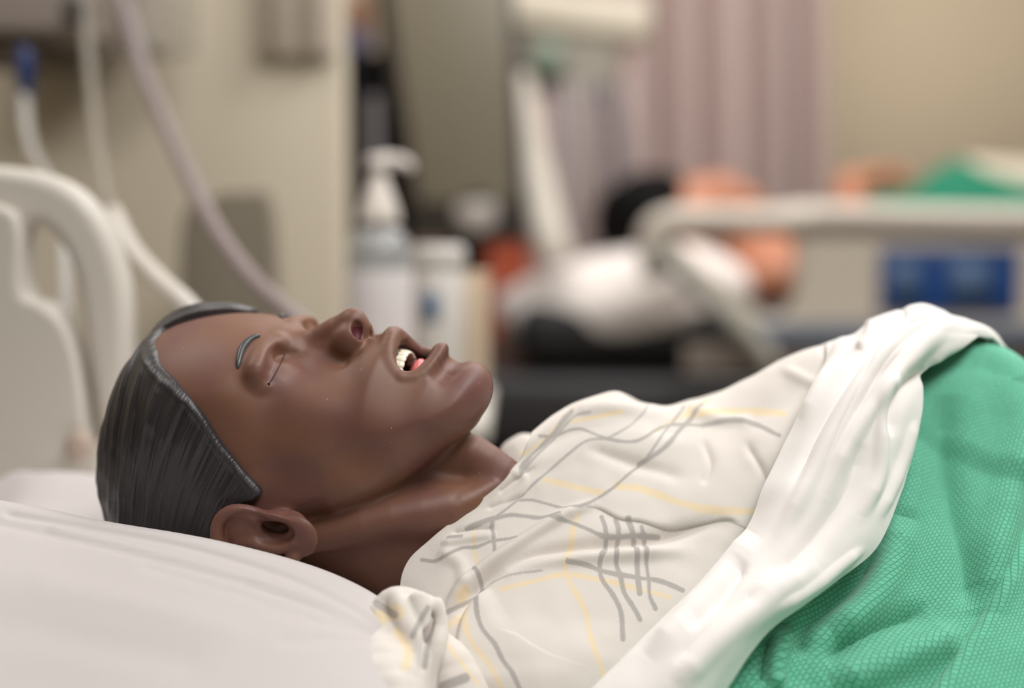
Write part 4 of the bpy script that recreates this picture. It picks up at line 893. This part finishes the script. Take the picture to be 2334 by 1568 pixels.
# ---- hand gel on the bedside table
TZ = .86; TY = 1.8
tb = thing('bedside_table', (-.1, TY, 0), 'white bedside table standing behind the near bed', 'table')
tx0, tx1 = at(700, 800, TY)[0], at(1120, 800, TY)[0]
part('tabletop', *box(tx0, tx1, TY - .16, TY + .18, TZ - .03, TZ), M_white_plastic, tb, .008)
part('cabinet', *box(tx0 + .02, tx1 - .02, TY - .13, TY + .16, .1, TZ - .03), M_white_plastic, tb, .006)
for i in range(3): part('drawer', *box(tx0 + .03, tx1 - .03, TY - .145, TY - .13, .14 + i * .23, .35 + i * .23), M_white_plastic, tb, .004)
for x in (tx0 + .03, tx1 - .03):
    for y in (TY - .11, TY + .14): part('foot', *box(x - .012, x + .012, y - .012, y + .012, 0, .1), M_black, tb)
def zof(py, Y=1.78): return at(860, py, Y)[2]
gx_, gy_ = at(864, 500, 1.78)[0], 1.78
gb = thing('hand_gel_bottle', (gx_, gy_, TZ), 'clear hand gel pump bottle with a white pump head behind the nose', 'bottle')
zt = zof(512); M_gel = mat('clear_gel', (196, 196, 196), rough=.12, spec=.7, alpha=.55, coat=.5)
S_ = .546 / 1000
v, f = lathe([(.001, 0), (.034, 0), (.040, .006), (.041, .02), (.041, zt - TZ - .035), (.038, zt - TZ - .022), (.028, zt - TZ - .008), (.017, zt - TZ), (.001, zt - TZ)], 32, (gx_, gy_, TZ)); part('flask', v, f, M_gel, gb)
v, f = lathe([(.0418, 0), (.0422, .001), (.0422, zof(605) - TZ - .01), (.0418, zof(605) - TZ - .009)], 32, (gx_, gy_, TZ + .004)); part('paper_label', v, f[:-2], mat('label_white', (214, 206, 206), rough=.6), gb)
M_pump = mat('pump_white', (226, 216, 208), rough=.4)
v, f = lathe([(.001, zof(512)), (.025, zof(512)), (.026, zof(495)), (.023, zof(470)), (.017, zof(440)), (.012, zof(412)), (.009, zof(390)), (.009, zof(384)), (.001, zof(384))], 28, (gx_, gy_, 0)); part('collar', v, f, M_pump, gb)
v, f = lathe([(.001, zof(388)), (.014, zof(388)), (.016, zof(375)), (.016, zof(362)), (.012, zof(354)), (.001, zof(354))], 24, (gx_, gy_, 0)); part('pump_head', v, f, M_pump, gb)
pxtube('spout', [(870, 366, 1.78), (900, 366, 1.78), (925, 372, 1.78), (938, 386, 1.78)], [.009, .008, .007, .005], M_pump, par=gb)
pl_ = thing('drip_pole', at(848, 300, 2.6), 'thin grey pole rising behind the hand gel bottle', 'pole')
v, f = lathe([(.001, 0), (.013, 0), (.013, at(850, 218, 2.6)[2] - .03), (.001, at(850, 218, 2.6)[2] - .03)], 16, (at(850, 300, 2.6)[0], 2.6, .03)); part('upright', v, f, mat('pole_grey', (64, 54, 56), rough=.4), pl_)
v, f = lathe([(.001, 0), (.16, 0), (.16, .012), (.03, .03), (.001, .03)], 24, (at(850, 300, 2.6)[0], 2.6, 0)); part('base', v, f, M_black, pl_)
wt = thing('wipes_tub', at(1005, 700, 1.82), 'white tub with a blue mark right of the gel bottle', 'tub')
cx, cy = at(1000, 650, 1.84)[0], 1.84; zt = at(1000, 560, 1.84)[2]
v, f = lathe([(.001, 0), (.030, 0), (.034, .004), (.034, zt - TZ - .03), (.032, zt - TZ - .028), (.001, zt - TZ - .028)], 32, (cx, cy, TZ)); part('drum', v, f, mat('tub_white', (206, 200, 194), rough=.5), wt)
v, f = lathe([(.001, zt - TZ - .028), (.035, zt - TZ - .028), (.035, zt - TZ - .006), (.030, zt - TZ), (.001, zt - TZ)], 32, (cx, cy, TZ)); part('lid', v, f, mat('tub_lid', (214, 208, 202), rough=.5), wt)
a = math.pi * 1.42; ph = np.linspace(a - .34, a + .34, 9); zz = [at(980, 735, 1.8)[2], at(980, 668, 1.8)[2]]
v = np.array([(cx + .0345 * math.cos(t), cy + .0345 * math.sin(t), z) for z in zz for t in ph]); f = [(i, i + 1, i + 10, i + 9) for i in range(8)]
o = part('blue_mark', v, f, mat('mark_blue', (88, 112, 140), rough=.5), wt); sm = o.modifiers.new('thickness', 'SOLIDIFY'); sm.thickness = .0006; sm.offset = 1
tc2 = thing('tissue_carton', at(1090, 720, 1.9), 'cream carton standing at the right end of the bedside table', 'carton')
part('carton', *pbox(1046, 1112, 640, 870, 1.88, .07), mat('carton_cream', (204, 184, 160), rough=.7), tc2, .004)
part('flap', *quadbox([(1046, 640), (1112, 640), (1122, 618), (1058, 618)], 1.9, .004), mat('carton_flap', (196, 172, 148), rough=.7), tc2)
# ---- curtain
M_cur = mat('mauve_curtain', (188, 167, 161), rough=.9, spec=.15, sheen=.2)
CY = 4.35; nxc = 520; xs = np.linspace(at(1080, 0, CY)[0], at(1892, 0, CY)[0], nxc); zs = np.linspace(.25, 2.5, 50)
fp = np.cumsum(np.abs(1 + .6 * vnoise(xs * 4.0))) ; fp = fp / fp[-1]
for_y = .075 * np.sin(fp * 2 * math.pi * 6.0) + .022 * np.sin(fp * 2 * math.pi * 16 + 1) + .02 * vnoise(xs * 9)
V = np.stack([np.repeat(xs[None], 50, 0) + .012 * np.sin(zs * 2)[:, None], CY + for_y[None] * (1 - .12 * (zs[:, None] - 1)) + .01 * vnoise(xs * 3)[None] * zs[:, None], np.repeat(zs[:, None], nxc, 1)], -1)
cu = mesh_obj('privacy_curtain', V.reshape(-1, 3), gridfaces(50, nxc), M_cur); cu.modifiers.new('thickness', 'SOLIDIFY').thickness = .003
tag(cu, 'mauve-grey privacy curtain hanging in deep folds behind the far bed', 'curtain')
ct = thing('curtain_track', (1.0, CY, 2.5), 'white curtain track above the mauve privacy curtain', 'track')
part('rail', *box(xs[0] - .6, xs[-1] + .2, CY - .015, CY + .015, 2.51, 2.54), M_white_plastic, ct, .004)
for x in (xs[0], xs[-1]): part('hanger', *box(x - .01, x + .01, CY - .01, CY + .01, 2.54, 2.8), M_white_plastic, ct)
# ---- medical device on a pole with cables and hose
MYd = 3.55
md = thing('patient_monitor', at(1320, 100, MYd), 'white medical monitor with a green dial and hanging cables in front of the curtain', 'monitor')
M_dev = mat('device_cream', (196, 186, 168), rough=.5)
part('housing', *quadbox([(1120, -40), (1490, 0), (1480, 100), (1140, 60)], MYd, .16), M_dev, md, .02)
part('lower_unit', *quadbox([(1180, 60), (1420, 80), (1400, 215), (1195, 210)], MYd + .02, .12), mat('device_grey', (150, 142, 130), rough=.5), md, .015)
v, f = lathe([(.001, 0), (.045, 0), (.05, .008), (.044, .02), (.001, .02)], 28); v = np.array([(a, -c, b) for a, b, c in v]) + at(1248, 138, MYd - .0)
part('dial', v, f, mat('dial_green', (104, 116, 100), rough=.4), md)
v, f = lathe([(.001, at(1320, 60, MYd + .1)[2]), (.018, at(1320, 60, MYd + .1)[2]), (.018, 2.78), (.001, 2.78)], 16, (at(1320, 100, MYd + .12)[0], MYd + .12, 0)); part('pole', v, f, mat('device_pole', (150, 140, 132), rough=.4), md)
v, f = lathe([(.001, 2.74), (.08, 2.75), (.08, 2.80), (.001, 2.80)], 24, (at(1320, 100, MYd + .12)[0], MYd + .12, 0)); part('ceiling_mount', v, f, M_bez, md)
for i, (x0, x1, x2, c) in enumerate([(1330, 1325, 1335, (150, 140, 136)), (1352, 1360, 1372, (126, 118, 118)), (1300, 1308, 1300, (168, 156, 150)), (1384, 1398, 1402, (104, 98, 104)), (1420, 1436, 1440, (150, 138, 136)), (1270, 1280, 1300, (128, 120, 128))]):
    pxtube('cable', [(x0, 190, MYd), (x1, 330, MYd - .02), (x2, 470, MYd - .03), (x2 - 12, 610, MYd - .02)], .013, mat('cable_%d' % i, c, rough=.5), par=md, seg=30)
hs_ = np.array([at(*p) for p in [(1168, 175, 3.3), (1185, 260, 3.3), (1205, 350, 3.3), (1228, 450, 3.28), (1250, 545, 3.25), (1262, 590, 3.24)]])
rr = .043 + .003 * np.sin(np.arange(160) * 1.2); hq = catmull(hs_, 160); v, f = tube(hq, rr, 20)
ho = mesh_obj('corrugated_hose', v, f, mat('hose_white', (226, 218, 206), rough=.4)); tag(ho, 'pale corrugated hose hanging from the monitor down to the far pillow', 'hose')
# ---- far bed
FB = 3.2
fb = thing('hospital_bed', at(1900, 800, 3.5) * np.array([1, 1, 0]), 'far hospital bed by the curtain, its cream side rail bearing a blue label', 'bed')
FZ = .93; fx0, fx1 = at(1090, 700, FB)[0], 2.6
M_dark = mat('dark_mattress', (30, 28, 30), rough=.6)
part('mattress', *box(fx0 + .09, fx1, FB + .0, FB + .84, FZ - .17, FZ - .04), M_dark, fb, .04)
part('bed_frame', *box(fx0 - .02, fx1 + .02, FB - .04, FB + .86, FZ - .36, FZ - .2), mat('frame_dark', (48, 46, 48), rough=.5), fb, .03)
part('footwell', *box(fx0 + .3, fx1 - .3, FB + .1, FB + .7, .16, FZ - .36), mat('lift_dark', (26, 25, 27), rough=.6), fb, .03)
for x in (fx0 + .15, fx1 - .2):
    for y in (FB + .06, FB + .76):
        part('leg', *box(x - .03, x + .03, y - .03, y + .03, .1, FZ - .34), M_dark, fb)
        v, f = lathe([(.001, -.02), (.05, -.02), (.05, .02), (.001, .02)], 20); part('wheel', np.array([(a, c, b) for a, b, c in v]) + np.array([x, y, .055]), f, M_black, fb)
RYF = 3.05
o_ = XZ([(1470, 640), (1468, 560), (1480, 500), (1530, 472), (1640, 470), (1760, 470), (1860, 462), (2100, 474), (2500, 478), (2900, 480), (2960, 620), (2900, 790), (2334, 790), (1900, 785), (1760, 780), (1690, 755), (1620, 690), (1560, 620)], RYF, 160)
h_ = XZ([(1545, 545), (1600, 540), (1700, 536), (1800, 540), (1812, 600), (1806, 680), (1780, 720), (1720, 705), (1650, 650), (1590, 600)], RYF, 60)
M_frail = mat('far_rail_cream', (198, 186, 171), rough=.45)
holed_plate('side_rail', o_, [h_], RYF - .02, RYF + .03, M_frail, fb, .014)
part('grip_bar', *tube(np.array([at(*p) for p in [(1476, 590, RYF - .03), (1490, 520, RYF - .03), (1560, 500, RYF - .03), (1800, 500, RYF - .03), (1900, 492, RYF - .03), (2300, 500, RYF - .03), (2900, 505, RYF - .03)]]), .026, 16, 80), mat('grip_cream', (192, 181, 169), rough=.4), fb)
part('rail_brace', *tube(np.array([at(*p) for p in [(1490, 560, RYF - .04), (1560, 620, RYF - .04), (1640, 700, RYF - .04), (1720, 775, RYF - .04), (1760, 830, RYF - .04)]]), .022, 14, 40), mat('brace_grey', (168, 164, 154), rough=.5), fb)
lb = part('blue_label', *pbox(2006, 2326, 565, 712, RYF - .035, .006), mat('label_blue', (22, 62, 122), rough=.4), fb, .002)
for x0, x1, y0, y1 in ((2030, 2100, 592, 694), (2164, 2268, 592, 694)): part('label_field', *pbox(x0, x1, y0, y1, RYF - .039, .004), mat('field_blue', (66, 90, 124), rough=.5), lb)
part('label_band', *pbox(2046, 2300, 577, 586, RYF - .039, .004), mat('band_blue', (52, 84, 132), rough=.5), lb)
part('blue_stripe', *pbox(1712, 2900, 738, 778, RYF - .036, .008), mat('stripe_blue', (98, 110, 128), rough=.5), fb, .002)
part('lower_skirt', *pbox(1560, 2900, 786, 850, RYF + .03, .02), mat('skirt_beige', (150, 136, 126), rough=.6), fb, .006)
# far pillow
def blob(name, c, r, m, par=None, nz=.0, sd=0, sc=6, n=40, rot=0, p=2.0):
    """soft closed shape: superellipsoid with uneven surface"""
    V = []; F = []
    for i in range(n + 1):
        for j in range(2 * n):
            th = math.pi * i / n - math.pi / 2; ph = math.pi * j / n
            e = 2 / p; s_ = lambda t: math.copysign(abs(math.sin(t)) ** e, math.sin(t)); c_ = lambda t: math.copysign(abs(math.cos(t)) ** e, math.cos(t))
            V.append((c_(th) * c_(ph), c_(th) * s_(ph), s_(th)))
    V = np.array(V); k = 1 + nz * vnoise(V[:, 0] * sc / 2 + sd, V[:, 1] * sc / 2 + 3, V[:, 2] * sc / 2 + 7); V = V * k[:, None] * np.array(r)
    R = math.radians(rot); V = np.stack([V[:, 0] * math.cos(R) + V[:, 2] * math.sin(R), V[:, 1], -V[:, 0] * math.sin(R) + V[:, 2] * math.cos(R)], 1) + np.array(c)
    for i in range(n):
        for j in range(2 * n): F.append((i * 2 * n + j, i * 2 * n + (j + 1) % (2 * n), (i + 1) * 2 * n + (j + 1) % (2 * n), (i + 1) * 2 * n + j))
    return mesh_obj(name, V, F, m, par)
c = at(1418, 690, 3.42); fp_ = blob('pillow', c, (.315, .24, .132), mat('far_pillow', (222, 212, 206), rough=.85), nz=.10, sd=4, sc=4, p=2.0, rot=-9)
tag(fp_, 'plump white pillow on the far bed, left of its rail', 'pillow')
c = at(1590, 780, 3.36); bl = blob('folded_cloth', c, (.085, .09, .028), mat('cloth_blue', (78, 88, 150), rough=.8), nz=.15, sd=9, p=3); tag(bl, 'small blue folded cloth under the far white pillow', 'cloth')
bn = thing('waste_bin', at(1130, 620, 4.1), 'rust-orange plastic bin behind the far pillow', 'bin')
part('body', *quadbox([(1050, 552), (1222, 552), (1170, 790), (1090, 790)], 4.08, .12), mat('rust_plastic', (196, 90, 58), rough=.5), bn, .015)
part('rim', *quadbox([(1056, 543), (1220, 543), (1216, 556), (1060, 556)], 4.07, .14), mat('rust_rim', (204, 98, 66), rough=.5), bn, .006)
part('stand', *quadbox([(1090, 760), (1170, 760), (1170, 1344), (1090, 1344)], 4.1, .1), M_black, bn, .01)
# far manikin: one continuous body
set_grid((300, 3150, 780), (2300, 3950, 1330), 10.)
Fd = Field(np.full((NX, NY, NZ), 60., np.float32)); W3 = lambda *L: np.array([at(a, b, c) * 1000 for a, b, c in L])
Fd.chain(W3((1515, 510, 3.5), (1570, 495, 3.5)), [92, 84], 30, sym=False)                  # head
Fd.chain(W3((1560, 460, 3.5), (1640, 440, 3.5), (1700, 470, 3.5)), [52, 46, 44], 30, sym=False)     # face, nose, chin
Fd.chain(W3((1650, 412, 3.5), (1640, 440, 3.5)), [12, 30], 20, sym=False)
Fd.chain(W3((1700, 560, 3.5), (1790, 610, 3.5)), [58, 60], 30, sym=False)                  # neck
Fd.chain(W3((1760, 640, 3.36), (1760, 640, 3.68)), [74, 74], 40, sym=False)
Fd.chain(W3((1800, 620, 3.52), (2100, 560, 3.52), (2600, 600, 3.52)), [95, 105, 90], 40, sym=False)
Fd.chain(W3((1750, 645, 3.34), (1960, 590, 3.32), (1930, 420, 3.40), (2010, 405, 3.5)), [50, 44, 32, 26], 20, sym=False)   # arm, bent up, hand on the chest
for dx, dy, L_ in ((2045, 392, 24), (2052, 402, 28), (2054, 412, 27), (2048, 422, 22)):
    Fd.chain(W3((2010, 405 + (dy - 405) * .6, 3.5), (dx, dy, 3.5), (dx + 22, dy + 10, 3.5)), [14, 11, 9], 10, sym=False)
Fd.chain(W3((2000, 398, 3.46), (2026, 384, 3.45), (2044, 384, 3.45)), [13, 10, 8], 8, sym=False)
FV, FF = surface_nets(Fd.a); FV = relax(FV, FF, 2)
m2 = thing('patient_manikin', at(1700, 700, 3.5), 'tan-skinned training manikin with black hair lying on the far bed', 'manikin')
mesh_obj('body', FV / 1000, FF, mat('tan_skin', (172, 110, 80), rough=.5), m2)
hv = blob('hair', at(1462, 486, 3.5), (.125, .11, .10), mat('black_hair', (8, 6, 6), rough=.7, spec=.1), m2, nz=.08, sd=2, rot=-35)
# far blanket
M_fgreen = mat('far_green_blanket', (40, 108, 84), rough=.95, spec=.1)
fbk, *_ = cloth('green_blanket', [[(1920, 600, 3.9), (2060, 480, 3.9), (2200, 470, 3.9), (2360, 480, 3.9), (2600, 500, 3.9), (3000, 520, 3.9)], [(1960, 470, 3.6), (2080, 430, 3.6), (2180, 378, 3.6), (2260, 400, 3.6), (2420, 440, 3.6), (3000, 440, 3.6)],
      [(1950, 475, 3.42), (2060, 440, 3.42), (2170, 376, 3.42), (2270, 410, 3.42), (2420, 446, 3.42), (3000, 450, 3.42)], [(1940, 520, 3.25), (2050, 500, 3.25), (2170, 470, 3.25), (2290, 480, 3.25), (2420, 500, 3.25), (3000, 510, 3.25)],
      [(1940, 700, 3.18), (2050, 700, 3.18), (2170, 690, 3.18), (2290, 690, 3.18), (2420, 700, 3.18), (3000, 710, 3.18)]], 90, 120, M_fgreen, None, wob=(6, 120), seed=2, thick=.004)
tag(fbk, 'green blanket heaped up behind the rail of the far bed', 'blanket')
fsh, *_ = cloth('bed_sheet', [[(2080, 420, 4.0), (2170, 400, 4.0), (2260, 380, 4.0), (2500, 380, 4.0), (3000, 400, 4.0)], [(2120, 420, 3.85), (2190, 372, 3.85), (2270, 368, 3.85), (2500, 375, 3.85), (3000, 380, 3.85)], [(2120, 430, 3.72), (2190, 395, 3.72), (2260, 385, 3.72), (2500, 420, 3.72), (3000, 430, 3.72)], [(2080, 560, 3.7), (2170, 560, 3.7), (2260, 560, 3.7), (2500, 560, 3.7), (3000, 560, 3.7)]], 60, 90, mat('far_sheet', (190, 178, 160), rough=.9), None, wob=(5, 100), seed=6, thick=.003)
tag(fsh, 'pale sheet showing above the green blanket on the far bed', 'sheet')

# made-up chair whose dark back stands in for a soft shadow on the partition
ch = thing('shadow_stand_in', (at(530, 600, 2.0)[0], 2.0, 0), 'made-up taupe chair back imitating the soft shadow behind the mauve tube', 'chair')
M_ch = mat('shadow_taupe', (128, 119, 104), rough=.9)
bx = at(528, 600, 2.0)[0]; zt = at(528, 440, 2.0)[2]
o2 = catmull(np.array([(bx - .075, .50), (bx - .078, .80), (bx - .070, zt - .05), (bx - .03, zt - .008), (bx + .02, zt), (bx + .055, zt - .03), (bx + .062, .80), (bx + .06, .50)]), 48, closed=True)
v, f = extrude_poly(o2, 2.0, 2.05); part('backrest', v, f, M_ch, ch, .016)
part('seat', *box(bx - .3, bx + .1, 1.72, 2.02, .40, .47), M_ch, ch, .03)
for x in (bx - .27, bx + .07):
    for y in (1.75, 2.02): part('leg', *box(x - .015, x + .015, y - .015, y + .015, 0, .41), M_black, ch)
